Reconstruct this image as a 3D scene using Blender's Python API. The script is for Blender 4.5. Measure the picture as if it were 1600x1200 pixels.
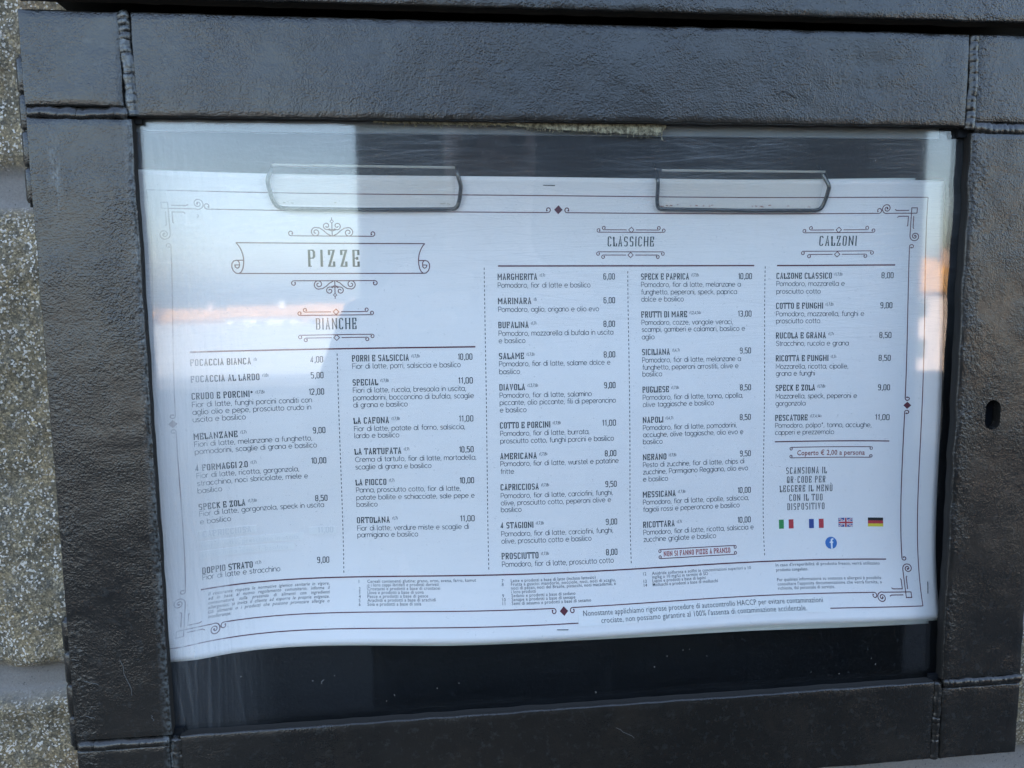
import bpy, bmesh, math, random
from mathutils import Vector, Matrix, noise
for o in list(bpy.data.objects): bpy.data.objects.remove(o)
SC = bpy.context.scene
COLL = SC.collection
S = 0.4                      # the case was measured in door-opening widths; one width is 0.4 m
rnd = random.Random(7)

# ------------------------------------------------------------------ camera
cam = bpy.data.cameras.new('camera'); camo = bpy.data.objects.new('camera', cam); COLL.objects.link(camo)
cam.sensor_width = 36; cam.lens = 1240 / 1600 * 36; cam.clip_start = 0.01; cam.clip_end = 2000
def rodrigues(r):
    v = Vector(r); t = v.length; return Matrix.Rotation(t, 3, v / t)
Rw = rodrigues((0.11639, -0.11356, -0.01838)) @ Matrix(((1, 0, 0), (0, 0, -1), (0, 1, 0)))
camo.matrix_world = (Matrix(((1, 0, 0), (0, -1, 0), (0, 0, -1))) @ Rw).transposed().to_4x4()
CAM = Vector((-0.18751, -0.94611, 0.1377)) * S
camo.location = CAM
SC.camera = camo

# ------------------------------------------------------------------ sky, sun, exposure
SUN_EL = math.radians(40)
w = bpy.data.worlds.new('World'); SC.world = w; w.use_nodes = True
w.cycles.sampling_method = 'AUTOMATIC'
nt = w.node_tree; nt.nodes.clear()
sky = nt.nodes.new('ShaderNodeTexSky'); sky.sky_type = 'NISHITA'; sky.sun_disc = False
sky.sun_elevation = SUN_EL; sky.sun_rotation = math.radians(0); sky.air_density = 1.0; sky.dust_density = 2.6; sky.ozone_density = 0.3
bg = nt.nodes.new('ShaderNodeBackground'); bg.inputs[1].default_value = 0.12
out = nt.nodes.new('ShaderNodeOutputWorld')
nt.links.new(sky.outputs[0], bg.inputs[0]); nt.links.new(bg.outputs[0], out.inputs[0])
sl = bpy.data.lights.new('sun', 'SUN'); sl.energy = 3.2; sl.angle = math.radians(0.5); sl.color = (1, 0.95, 0.87)
so = bpy.data.objects.new('sun', sl); COLL.objects.link(so); so.rotation_euler = (-(math.pi / 2 - SUN_EL), 0, 0)
vs = SC.view_settings; vs.view_transform = 'Standard'; vs.look = 'None'; vs.gamma = 1; vs.use_curve_mapping = False
vs.exposure = 3.04
SC.render.engine = 'CYCLES'; SC.cycles.max_bounces = 10; SC.cycles.transparent_max_bounces = 16
SC.cycles.use_denoising = True; SC.cycles.denoising_prefilter = 'ACCURATE'; SC.cycles.denoising_input_passes = 'RGB_ALBEDO_NORMAL'; SC.cycles.use_adaptive_sampling = False

# ------------------------------------------------------------------ helpers
class MB:
    """collects shapes and links them as ONE mesh object; scale s turns its units into metres"""
    def __init__(self, s=S): self.v = []; self.f = []; self.m = []; self.s = s
    def add(self, vs_, fs, mi=0):
        b = len(self.v); self.v += [tuple(p) for p in vs_]; self.f += [tuple(b + i for i in f) for f in fs]; self.m += [mi] * len(fs)
    def box(self, x0, x1, y0, y1, z0, z1, mi=0):
        self.add([(x0, y0, z0), (x1, y0, z0), (x1, y1, z0), (x0, y1, z0), (x0, y0, z1), (x1, y0, z1), (x1, y1, z1), (x0, y1, z1)],
                 [(0, 3, 2, 1), (4, 5, 6, 7), (0, 1, 5, 4), (1, 2, 6, 5), (2, 3, 7, 6), (3, 0, 4, 7)], mi)
    def tube(self, pts, r, n=8, mi=0, sy=1.0, rf=None):
        pts = [Vector(p) for p in pts]; vs_ = []; fs = []
        for i, p in enumerate(pts):
            t = (pts[min(i + 1, len(pts) - 1)] - pts[max(i - 1, 0)]).normalized()
            a = Vector((0, 1, 0)) if abs(t.y) < 0.9 else Vector((1, 0, 0))
            b = t.cross(a).normalized(); a = b.cross(t).normalized()
            for k in range(n):
                an = 2 * math.pi * k / n; rr = r * (rf(i / (len(pts) - 1), an) if rf else 1)
                vs_.append(p + b * math.cos(an) * rr + a * math.sin(an) * rr * sy)
        for i in range(len(pts) - 1):
            for k in range(n):
                fs.append((i * n + k, i * n + (k + 1) % n, (i + 1) * n + (k + 1) % n, (i + 1) * n + k))
        fs.append(tuple(range(n))[::-1]); fs.append(tuple((len(pts) - 1) * n + k for k in range(n)))
        self.add(vs_, fs, mi)
    def build(self, name, mats, parent=None, smooth=False, root=None):
        me = bpy.data.meshes.new(name)
        L = Vector((0, 0, 0))
        if parent:
            q = parent
            while q: L = L + q.location; q = q.parent
        me.from_pydata([Vector(p) * self.s - L for p in self.v], [], self.f)
        for m in (mats if isinstance(mats, (list, tuple)) else [mats]): me.materials.append(m)
        me.polygons.foreach_set('material_index', self.m)
        if smooth: me.polygons.foreach_set('use_smooth', [True] * len(me.polygons))
        me.update()
        o = bpy.data.objects.new(name, me); COLL.objects.link(o)
        if parent: o.parent = parent
        return o
def tag(o, label=None, cat=None, group=None, kind=None):
    if label: o['label'] = label
    if cat: o['category'] = cat
    if group: o['group'] = group
    if kind: o['kind'] = kind
    return o
def thing(name, loc, label, cat, group=None):
    o = bpy.data.objects.new(name, None); o.empty_display_size = 0.02; o.location = loc; COLL.objects.link(o)
    return tag(o, label, cat, group)

# ------------------------------------------------------------------ materials
class NT:
    def __init__(self, name):
        self.m = bpy.data.materials.new(name); self.m.use_nodes = True; self.t = self.m.node_tree; self.t.nodes.clear()
        self.out = self.n('OutputMaterial')
    def n(self, ty, **kw):
        o = self.t.nodes.new('ShaderNode' + ty)
        for k, v in kw.items(): setattr(o, k, v)
        return o
    def l(self, a, b): self.t.links.new(a, b)
    def val(self, sock, v):
        if hasattr(v, 'is_output'): self.l(v, sock)
        else: sock.default_value = v
    def coord(self, scale=(1, 1, 1), world=True):
        g = self.n('NewGeometry').outputs['Position']
        mp = self.n('Mapping'); self.l(g, mp.inputs[0]); mp.inputs['Scale'].default_value = scale
        return mp.outputs[0]
    def noise(self, vec, scale, detail=2, rough=0.5, dist=0):
        o = self.n('TexNoise'); self.l(vec, o.inputs['Vector']); o.inputs['Scale'].default_value = scale
        o.inputs['Detail'].default_value = detail; o.inputs['Roughness'].default_value = rough; o.inputs['Distortion'].default_value = dist
        return o.outputs['Fac']
    def voro(self, vec, scale, feature='F1'):
        o = self.n('TexVoronoi', feature=feature); self.l(vec, o.inputs['Vector']); o.inputs['Scale'].default_value = scale
        return o
    def ramp(self, fac, *stops):
        o = self.n('ValToRGB'); self.l(fac, o.inputs[0]); e = o.color_ramp.elements
        while len(e) < len(stops): e.new(0.5)
        for q, (p, c) in zip(e, stops):
            q.position = p; q.color = (c, c, c, 1) if isinstance(c, (int, float)) else (*c, 1)
        return o.outputs[0]
    def math(self, op, a, b=0.0, c=None, clamp=False):
        o = self.n('Math', operation=op, use_clamp=clamp); self.val(o.inputs[0], a); self.val(o.inputs[1], b)
        if c is not None: self.val(o.inputs[2], c)
        return o.outputs[0]
    def mix(self, fac, a, b, mode='MIX'):
        o = self.n('Mix', data_type='RGBA', blend_type=mode)
        self.val(o.inputs['Factor'], fac)
        for s_, v in ((o.inputs[6], a), (o.inputs[7], b)):
            self.val(s_, v if hasattr(v, 'is_output') else (*v, 1) if len(v) == 3 else v)
        return o.outputs[2]
    def bump(self, h, strength, dist, nrm=None):
        o = self.n('Bump'); self.l(h, o.inputs['Height']); o.inputs['Strength'].default_value = strength; o.inputs['Distance'].default_value = dist
        if nrm: self.l(nrm, o.inputs['Normal'])
        return o.outputs[0]
    def pbr(self, col, rough=0.5, nrm=None, metal=0.0, spec=0.5):
        b = self.n('BsdfPrincipled'); self.val(b.inputs['Base Color'], col if hasattr(col, 'is_output') else (*col, 1))
        self.val(b.inputs['Roughness'], rough); self.val(b.inputs['Metallic'], metal); self.val(b.inputs['Specular IOR Level'], spec)
        if nrm: self.l(nrm, b.inputs['Normal'])
        self.l(b.outputs[0], self.out.inputs[0]); return b
    def sep(self):
        s_ = self.n('SeparateXYZ'); self.l(self.n('NewGeometry').outputs['Position'], s_.inputs[0]); return s_.outputs
def plain(name, col, rough=0.6, metal=0.0, spec=0.5):
    m = NT(name); p = m.coord(); n = m.noise(p, 900, 2)
    m.pbr(m.mix(m.math('MULTIPLY', n, 0.35), col, tuple(c * 0.8 for c in col)), rough, None, metal, spec); return m.m

def painted_steel(name, blister=1.0, hammer=1.0):
    m = NT(name); p = m.coord(); x, y, z = m.sep()
    big = m.noise(p, 9, 4, 0.6); mid = m.noise(p, 45, 4, 0.6)
    fine = m.noise(p, 1150, 1.5, 0.5, 0.2); coarse = m.noise(p, 520, 2, 0.5)
    grain = m.noise(p, 2600, 1, 0.6)
    near = lambda at, w_: m.math('SUBTRACT', 1.0, m.math('DIVIDE', m.math('ABSOLUTE', m.math('SUBTRACT', x, at)), w_), clamp=True)
    # paint blisters gather along the inner edge of the right rail and the outer edge of the left one
    patchy = m.ramp(m.noise(p, 48, 4, 0.7), (0.40, 0.1), (0.62, 1.0))
    edge = m.math('MULTIPLY', m.math('ADD', near(0.203, 0.011), m.math('MULTIPLY', near(-0.240, 0.012), m.math('MULTIPLY_ADD', z, -4.0, 0.45, clamp=True)), clamp=True), patchy)
    blm = m.math('MAXIMUM', edge, m.math('MULTIPLY', m.ramp(m.noise(p, 13, 4, 0.6), (0.54, 0.0), (0.74, 1.0)), 0.45))
    bl = m.noise(p, 400, 3, 0.6)
    blh = m.math('MULTIPLY', m.ramp(bl, (0.40, 0.0), (0.75, 1.0)), blm)
    n = m.bump(blh, 0.7 * blister, 0.0008)
    hs = m.math('MULTIPLY', m.math('MULTIPLY_ADD', coarse, 0.8, fine), m.ramp(m.noise(p, 26, 4, 0.65), (0.34, 0.25), (0.66, 1.15)))
    n = m.bump(hs, 0.60 * hammer, 0.00045, n)
    n = m.bump(grain, 0.4, 0.00012, n)
    col = m.mix(m.ramp(big, (0.35, 0.0), (0.7, 1.0)), (0.0125, 0.0115, 0.0102), (0.023, 0.020, 0.0165))
    rust = m.math('MULTIPLY', m.ramp(m.noise(p, 28, 5, 0.7), (0.50, 0.0), (0.72, 1.0)), m.ramp(grain, (0.4, 0.2), (0.65, 1.0)))
    col = m.mix(m.math('MULTIPLY', rust, 0.55), col, (0.045, 0.034, 0.024))
    rub = m.math('MULTIPLY', near(-0.2005, 0.0042), m.ramp(coarse, (0.40, 0.0), (0.62, 0.75)))
    run = m.math('MULTIPLY', m.math('MULTIPLY', near(-0.2335, 0.0034), m.math('SUBTRACT', 1.0, m.math('DIVIDE', m.math('ABSOLUTE', m.math('SUBTRACT', z, 0.108)), 0.022), clamp=True)), m.ramp(m.noise(m.coord((1, 1, 0.35)), 420, 3, 0.7), (0.45, 0.0), (0.6, 1.0)))
    spots = m.math('MULTIPLY', m.ramp(m.noise(p, 210, 3, 0.75), (0.55, 0.0), (0.80, 1.0)), 0.22)
    col = m.mix(m.math('MAXIMUM', m.math('MAXIMUM', rub, run), spots), col, (0.115, 0.125, 0.125))
    rg = m.math('MULTIPLY_ADD', mid, 0.22, 0.10)
    m.pbr(col, rg, n, 0.0, 0.5); return m.m
M_STEEL = painted_steel('hammered_dark_paint')
M_BEAD = painted_steel('welded_dark_paint', 0.5, 0.5)
m = NT('black_inner_steel'); p = m.coord()
m.pbr(m.mix(m.noise(p, 60, 4, 0.6), (0.005, 0.006, 0.0075), (0.010, 0.011, 0.013)), 0.6, m.bump(m.noise(p, 500, 3), 0.3, 0.0003), 0.0, 0.12); M_BLACK = m.m

# stone masonry: mica-flecked stone, mortar masked by a vertex attribute
m = NT('mica_stone_masonry'); p = m.coord()
big = m.noise(p, 22, 5, 0.65); mid = m.noise(p, 140, 4, 0.7); fine = m.noise(p, 900, 3, 0.7)
v1 = m.voro(p, 980); v2 = m.voro(p, 330)
c = m.mix(m.ramp(big, (0.35, 0.0), (0.65, 1.0)), (0.225, 0.180, 0.108), (0.285, 0.215, 0.116))
c = m.mix(m.ramp(mid, (0.42, 0.0), (0.68, 0.8)), c, (0.085, 0.085, 0.075))
warm = m.ramp(m.noise(p, 13, 3, 0.6), (0.60, 0.0), (0.72, 0.5))
c = m.mix(warm, c, (0.26, 0.155, 0.075))
sepc = m.n('SeparateColor'); m.l(v1.outputs['Color'], sepc.inputs[0])
cell = m.ramp(sepc.outputs[0], (0.0, 0.48), (0.45, 0.74), (0.72, 0.95), (0.90, 1.3), (1.0, 1.8))
gr_ = m.ramp(m.noise(p, 1300, 2, 0.7), (0.3, 0.55), (0.7, 1.45))
c = m.mix(1.0, c, cell, 'MULTIPLY'); c = m.mix(1.0, c, gr_, 'MULTIPLY')
fleck = m.math('MULTIPLY', m.ramp(sepc.outputs[2], (0.84, 0.0), (0.86, 1.0)), m.ramp(m.noise(p, 60, 3, 0.7), (0.36, 0.0), (0.56, 1.0)))
c = m.mix(fleck, c, (0.60, 0.55, 0.48))
at_ = m.n('Attribute', attribute_name='joint'); jf = at_.outputs['Fac']
mort = m.mix(m.ramp(fine, (0.3, 0.0), (0.7, 1.0)), (0.15, 0.138, 0.125), (0.215, 0.198, 0.18))
pit = m.ramp(m.noise(p, 420, 2, 0.5), (0.30, 0.7), (0.36, 0.0))
mort = m.mix(pit, mort, (0.05, 0.05, 0.05))
col = m.mix(jf, c, mort)
hb = m.math('ADD', m.math('MULTIPLY', mid, 0.6), m.math('ADD', m.math('MULTIPLY', fine, 0.25), m.math('MULTIPLY', sepc.outputs[1], 0.35)))
n = m.bump(hb, 1.0, 0.0030)
n2 = m.bump(fine, 0.35, 0.0005)
nm = m.n('Mix', data_type='VECTOR'); m.l(jf, nm.inputs['Factor']); m.l(n, nm.inputs[4]); m.l(n2, nm.inputs[5])
rg = m.math('SUBTRACT', 0.8, m.math('MULTIPLY', m.math('MULTIPLY', fleck, m.math('SUBTRACT', 1.0, jf)), 0.5))
m.pbr(col, rg, nm.outputs[1]); M_STONE = m.m

def paper_mat(name, c0, c1):
    m = NT(name); p = m.coord()
    col = m.mix(m.noise(p, 30, 4, 0.6), c0, c1)
    dirt = m.ramp(m.noise(p, 800, 2, 0.5), (0.22, 0.5), (0.27, 0.0))
    col = m.mix(m.math('MULTIPLY', dirt, 0.25), col, tuple(x * 0.6 for x in c0))
    m.pbr(col, 0.6, m.bump(m.noise(p, 60, 3), 0.15, 0.001), 0.0, 0.3); return m.m
M_PAPER = paper_mat('bright_white_paper', (0.825, 0.760, 0.745), (0.865, 0.798, 0.785))
M_PAPER2 = paper_mat('older_white_paper', (0.72, 0.715, 0.67), (0.77, 0.76, 0.71))
M_STRIP = paper_mat('pasted_white_paper', (0.84, 0.79, 0.77), (0.88, 0.825, 0.805))

def ink(name, col, fade=True, rough=0.6):
    """printed ink; along the left border the print is worn away in vertical streaks"""
    m = NT(name); x, y, z = m.sep()
    streak = m.noise(m.coord((1, 1, 0.05)), 330, 3, 0.7); blot = m.noise(m.coord(), 38, 3, 0.6)
    e = m.math('MULTIPLY_ADD', x, -1 / (0.030), -0.172 / 0.030)             # 0 at x=-0.172 m, 1 at x=-0.202 m
    e = m.math('ADD', e, m.math('MULTIPLY_ADD', streak, 1.4, -0.75)); e = m.math('ADD', e, m.math('MULTIPLY_ADD', blot, 1.6, -0.8))
    e = m.math('MULTIPLY', m.math('MINIMUM', m.math('MAXIMUM', e, 0.0), 1.0), 0.86)
    m.pbr(m.mix(e, col, (0.79, 0.75, 0.75)), rough, None, 0.0, 0.3); return m.m
I_DARK = ink('charcoal_ink', (0.035, 0.043, 0.052)); I_GREY = ink('grey_ink', (0.075, 0.085, 0.10)); I_FINE = ink('fine_print_ink', (0.09, 0.095, 0.105))
I_MAR = ink('maroon_ink', (0.115, 0.022, 0.036)); I_RED = ink('red_ink', (0.36, 0.030, 0.030)); I_HEAD = ink('heading_ink', (0.045, 0.06, 0.065))
I_BROWN = ink('brown_red_ink', (0.26, 0.04, 0.03)); I_GHOST = ink('ghost_print', (0.735, 0.695, 0.70))
I_GREEN = ink('flag_green', (0.04, 0.27, 0.08)); I_FRED = ink('flag_red', (0.50, 0.045, 0.06)); I_NAVY = ink('flag_blue', (0.035, 0.07, 0.27))
I_BLACK = ink('flag_black', (0.02, 0.018, 0.018)); I_GOLD = ink('flag_gold', (0.72, 0.55, 0.05)); I_BLUE = ink('logo_blue', (0.05, 0.17, 0.47)); I_WHITE = ink('flag_white', (0.80, 0.81, 0.84))

m = NT('scratched_plexiglass')
x, y, z = m.sep()
fr = m.n('Fresnel'); bf = m.n('NewGeometry').outputs['Backfacing']; m.l(m.math('MULTIPLY_ADD', bf, 1 / 1.60 - 1.60, 1.60), fr.inputs['IOR'])   # both faces reflect as seen from air
tr = m.n('BsdfTransparent'); tr.inputs[0].default_value = (0.97, 0.985, 0.98, 1)
gl = m.n('BsdfGlossy'); gl.inputs['Roughness'].default_value = 0.038
wob = m.noise(m.coord(), 14, 2, 0.5)
# hairline scratches: stretched noise sliced to thin lines, mostly wiped sideways, upright along the left edge
def lines(rot, sc, lo, hi, seed):
    g = m.n('NewGeometry').outputs['Position']; mp = m.n('Mapping'); m.l(g, mp.inputs[0])
    mp.inputs['Rotation'].default_value = (0, rot, 0); mp.inputs['Location'].default_value = (seed, seed * 0.7, seed * 1.3)
    mp2 = m.n('Mapping'); m.l(mp.outputs[0], mp2.inputs[0]); mp2.inputs['Scale'].default_value = (2.6, 1, 1000 * sc)
    nz = m.noise(mp2.outputs[0], 1.0, 2, 0.6); d = m.math('ABSOLUTE', m.math('SUBTRACT', nz, 0.5))
    return m.ramp(d, (lo, 1.0), (hi, 0.0))
sH = m.math('ADD', lines(0.0, 1.0, 0.006, 0.03, 0.3), m.math('ADD', lines(0.10, 1.0, 0.004, 0.022, 1.7), lines(-0.16, 0.8, 0.003, 0.018, 3.1)))
sD = m.math('ADD', lines(0.6, 0.6, 0.002, 0.010, 4.2), lines(-0.9, 0.6, 0.002, 0.010, 5.9))
sV = m.math('ADD', lines(math.pi / 2 - 0.03, 1.1, 0.01, 0.05, 2.2), lines(math.pi / 2 + 0.12, 0.7, 0.004, 0.02, 7.3))
topm = m.math('MULTIPLY_ADD', z, 1 / 0.10, 0.0, clamp=True)                  # stronger towards the top of the pane
leftm = m.math('MULTIPLY_ADD', x, -1 / 0.05, -0.150 / 0.05, clamp=True)
patch = m.ramp(m.noise(m.coord(), 11, 3, 0.6), (0.38, 0.15), (0.62, 1.0))
scr = m.math('ADD', m.math('MULTIPLY', m.math('MULTIPLY', sH, patch), m.math('MULTIPLY_ADD', topm, 0.055, 0.006)),
             m.math('ADD', m.math('MULTIPLY', m.math('MULTIPLY', m.math('MULTIPLY', sD, topm), patch), 0.03), m.math('MULTIPLY', sV, m.math('MULTIPLY', leftm, 0.06))))
haze = m.math('ADD', m.math('MULTIPLY_ADD', leftm, 0.026, 0.003), m.math('MULTIPLY', m.math('MULTIPLY', topm, topm), 0.022))
dust = m.math('MULTIPLY', m.ramp(m.noise(m.coord(), 900, 2, 0.5), (0.70, 0.0), (0.74, 1.0)), 0.12)
scuff = m.math('ADD', m.math('ADD', scr, haze), dust, clamp=True)
df = m.n('BsdfDiffuse'); df.inputs[0].default_value = (0.55, 0.57, 0.60, 1)
rgl = m.n('BsdfGlossy'); rgl.inputs['Roughness'].default_value = 0.35; rgl.inputs[0].default_value = (0.8, 0.8, 0.8, 1)
sm = m.n('MixShader'); sm.inputs[0].default_value = 0.35; m.l(df.outputs[0], sm.inputs[1]); m.l(rgl.outputs[0], sm.inputs[2])
m1 = m.n('MixShader'); m.l(fr.outputs[0], m1.inputs[0]); m.l(tr.outputs[0], m1.inputs[1]); m.l(gl.outputs[0], m1.inputs[2])
m2 = m.n('MixShader'); m.l(scuff, m2.inputs[0]); m.l(m1.outputs[0], m2.inputs[1]); m.l(sm.outputs[0], m2.inputs[2])
m.l(m2.outputs[0], m.out.inputs[0]); M_PLEXI = m.m

m = NT('cloudy_clip_plastic')
df = m.n('BsdfDiffuse'); df.inputs['Color'].default_value = (0.42, 0.40, 0.35, 1)
tr = m.n('BsdfTransparent'); tr.inputs[0].default_value = (0.985, 0.978, 0.965, 1)
mx = m.n('MixShader'); mx.inputs[0].default_value = 0.028; m.l(tr.outputs[0], mx.inputs[1]); m.l(df.outputs[0], mx.inputs[2]); m.l(mx.outputs[0], m.out.inputs[0]); M_CLEAR = m.m
m = NT('bent_steel_wire'); p = m.coord(); m.pbr(m.mix(m.noise(p, 200, 3), (0.075, 0.074, 0.07), (0.14, 0.135, 0.13)), 0.22, None, 1.0); M_WIRE = m.m
m = NT('frayed_canvas'); p = m.coord()
wv = m.n('TexWave'); m.l(p, wv.inputs[0]); wv.inputs['Scale'].default_value = 420; wv.inputs['Distortion'].default_value = 1.5
c = m.mix(m.ramp(m.noise(p, 420, 4, 0.75), (0.38, 0.0), (0.62, 1.0)), (0.42, 0.38, 0.26), (0.06, 0.05, 0.03)); m.pbr(m.mix(m.math('MULTIPLY', wv.outputs[1], 0.4), c, (0.09, 0.08, 0.05)), 0.9, m.bump(wv.outputs[1], 0.6, 0.0006)); M_CANVAS = m.m
m = NT('grey_foam_seal'); p = m.coord((1, 1, 1)); m.pbr(m.mix(m.noise(m.coord((0.06, 1, 1)), 240, 4, 0.6), (0.13, 0.135, 0.14), (0.19, 0.195, 0.20)), 0.8); M_SEAL = m.m

# ------------------------------------------------------------------ setting behind the camera (seen in the pane)
GZ = -1.36
m = NT('pale_paving'); p = m.coord(); br = m.n('TexBrick'); m.l(p, br.inputs[0]); br.inputs['Scale'].default_value = 1.6
br.inputs['Color1'].default_value = (0.48, 0.46, 0.43, 1); br.inputs['Color2'].default_value = (0.55, 0.53, 0.50, 1); br.inputs['Mortar'].default_value = (0.2, 0.19, 0.18, 1); br.inputs['Mortar Size'].default_value = 0.01
m.pbr(m.mix(m.math('MULTIPLY', m.noise(p, 3, 5, 0.6), 0.3), br.outputs[0], (0.36, 0.35, 0.33)), 0.8); M_PAVE = m.m
m = NT('hillside_ground'); p = m.coord(); m.pbr(m.mix(m.noise(p, 0.08, 6, 0.6), (0.07, 0.09, 0.04), (0.2, 0.18, 0.13)), 0.9); M_HILL = m.m
m = NT('dark_asphalt'); p = m.coord(); m.pbr(m.mix(m.noise(p, 60, 4, 0.7), (0.022, 0.022, 0.023), (0.045, 0.045, 0.045)), 0.85, m.bump(m.noise(p, 300, 2), 0.5, 0.004)); M_ASPH = m.m
mb = MB(1); mb.box(-60, 60, -12, 12, GZ - 0.3, GZ); tag(mb.build('road', M_ASPH), kind='structure')
mb = MB(1); mb.box(-60, 6, -36, -12.003, GZ - 0.3, GZ + 0.1); tag(mb.build('pavement', M_PAVE), kind='structure')
mb = MB(1); n_ = 40
gv = []; gf = []
for j in range(n_ + 1):
    for i in range(n_ + 1):
        x_ = -900 + 1800 * i / n_; y_ = -12.02 - 1200 * (j / n_) ** 2.2
        d_ = -12 - y_; z_ = -3 - 14 * min(1, d_ / 45) + (2.0 * noise.noise(Vector((x_ * 0.01, y_ * 0.01, 3))) if j > 3 else 0) - 0.004 * d_
        gv.append((x_, y_, z_))
for j in range(n_):
    for i in range(n_): a = j * (n_ + 1) + i; gf.append((a, a + n_ + 1, a + n_ + 2, a + 1))
mb.add(gv, gf); tag(mb.build('hillside', M_HILL), kind='structure')
mb = MB(1); mb.box(-900, 900, 12.02, 900, GZ - 0.4, GZ - 0.1); tag(mb.build('ground', M_HILL), kind='structure')

def house(x, y, w_, d_, z0, ze, ridge, wallc, roofc, label):
    t = thing('house', (x, y, z0), label, 'house', 'houses of the lower town')
    mb = MB(1); hw = w_ / 2
    mb.box(x - hw, x + hw, y - d_, y, z0, ze)
    mb.add([(x - hw, y - d_, ze), (x - hw, y, ze), (x - hw, y - d_ / 2, ridge - 0.06), (x + hw, y - d_, ze), (x + hw, y, ze), (x + hw, y - d_ / 2, ridge - 0.06)], [(0, 1, 2), (5, 4, 3)])
    mb.build('wall', wallc, t)
    mb = MB(1); e = 0.45; k = (ridge - ze) / (d_ / 2)
    for s_ in (1, -1):
        yc = y - d_ / 2; a = [(x - hw - e, yc, ridge), (x + hw + e, yc, ridge), (x + hw + e, yc + s_ * (d_ / 2 + e), ze - k * e), (x - hw - e, yc + s_ * (d_ / 2 + e), ze - k * e)]
        b = [(p_[0], p_[1], p_[2] - 0.18) for p_ in a]
        mb.add(a + b, [(0, 1, 2, 3), (7, 6, 5, 4), (0, 4, 5, 1), (1, 5, 6, 2), (2, 6, 7, 3), (3, 7, 4, 0)])
    rf = mb.build('roof', roofc, t)
    mb = MB(1); mb.box(x + hw * 0.4, x + hw * 0.4 + 0.6, y - d_ * 0.42, y - d_ * 0.42 + 0.6, ze, ridge + 0.7); mb.build('chimney', wallc, rf)
    nfl = max(1, int((ze - z0) / 3.2)); nc = max(2, int(w_ / 3))
    for fl in range(nfl):
        for cidx in range(nc):
            wx = x - hw + w_ * (cidx + 0.5) / nc; wz = ze - 2.3 - fl * 3.1
            mb = MB(1); mb.box(wx - 0.5, wx + 0.5, y, y + 0.06, wz, wz + 1.4); mb.build('window', M_WIN, t)
M_WIN = plain('green_shutters', (0.06, 0.075, 0.06)); 
m = NT('terracotta_tiles'); p = m.coord(); wv = m.n('TexWave'); m.l(p, wv.inputs[0]); wv.inputs['Scale'].default_value = 2.2
m.pbr(m.mix(m.noise(p, 1.2, 4), (0.54, 0.25, 0.075), (0.64, 0.35, 0.12)), 0.85, m.bump(wv.outputs[1], 0.5, 0.05)); M_ROOF = m.m
M_WALLS = [plain('cream_plaster', (0.66, 0.6, 0.5)), plain('white_plaster', (0.74, 0.73, 0.7)), plain('rose_plaster', (0.62, 0.48, 0.4))]
hs = random.Random(3)
names = ['cream', 'white', 'rose']
ORD = ('first', 'second', 'third', 'fourth', 'fifth', 'sixth', 'seventh', 'eighth', 'ninth', 'tenth')
for row, (yy, top) in enumerate(((-112, -1.75),)):
    k = 0; xs_ = -44 if row == 0 else -34
    while xs_ < 8:
        w_ = hs.uniform(7, 11); i = hs.randrange(3); rg_ = top + hs.uniform(-0.35, 0.35)
        house(xs_ + w_ / 2, yy + hs.uniform(-2, 2), w_ - 0.5, 8, -18 - 1.5, rg_ - 1.15, rg_, M_WALLS[i], M_ROOF,
              '%s house with terracotta roof, %s row of the town, %s from its left end' % (names[i], ('far', 'near')[row], ORD[k]))
        xs_ += w_; k += 1
for j, (x_, w_, rg_, i) in enumerate(((27, 9, 1.5, 0), (39, 12, 2.3, 2), (51, 10, 1.4, 1))):
    house(x_, -55 - j, w_, 9, -16, rg_ - 2.3, rg_, M_WALLS[i], M_ROOF, ('narrow cream house with terracotta roof nearest the square', 'wide rose house with the highest terracotta ridge above the square', 'white end house with terracotta roof beyond the rose one')[j])

# dark timber screen, added in place of a pillar to block mirrored sky
M_TIMBER = plain('dark_timber', (0.035, 0.028, 0.022), 0.7)
t = thing('added_screen', (0.55, -1.62, GZ), 'dark timber screen added behind the camera to block sky mirrored in the pane', 'screen')
mb = MB(1)
for i in range(10): mb.box(-0.222 + i * 0.145, -0.222 + i * 0.145 + 0.165, -1.64 + 0.012 * (i % 2), -1.61 + 0.012 * (i % 2), GZ + 0.06, 0.52)
mb.build('boards', M_TIMBER, t)
for x_ in (-0.13, 1.13):
    mb = MB(1); mb.box(x_ - 0.04, x_ + 0.04, -1.73, -1.643, GZ, 0.50); mb.build('post', M_TIMBER, t)
for x_ in (-0.13, 1.13):
    mb = MB(1); mb.box(x_ - 0.05, x_ + 0.05, -1.95, -1.4, GZ, GZ + 0.055); mb.build('foot', M_TIMBER, t)

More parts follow.
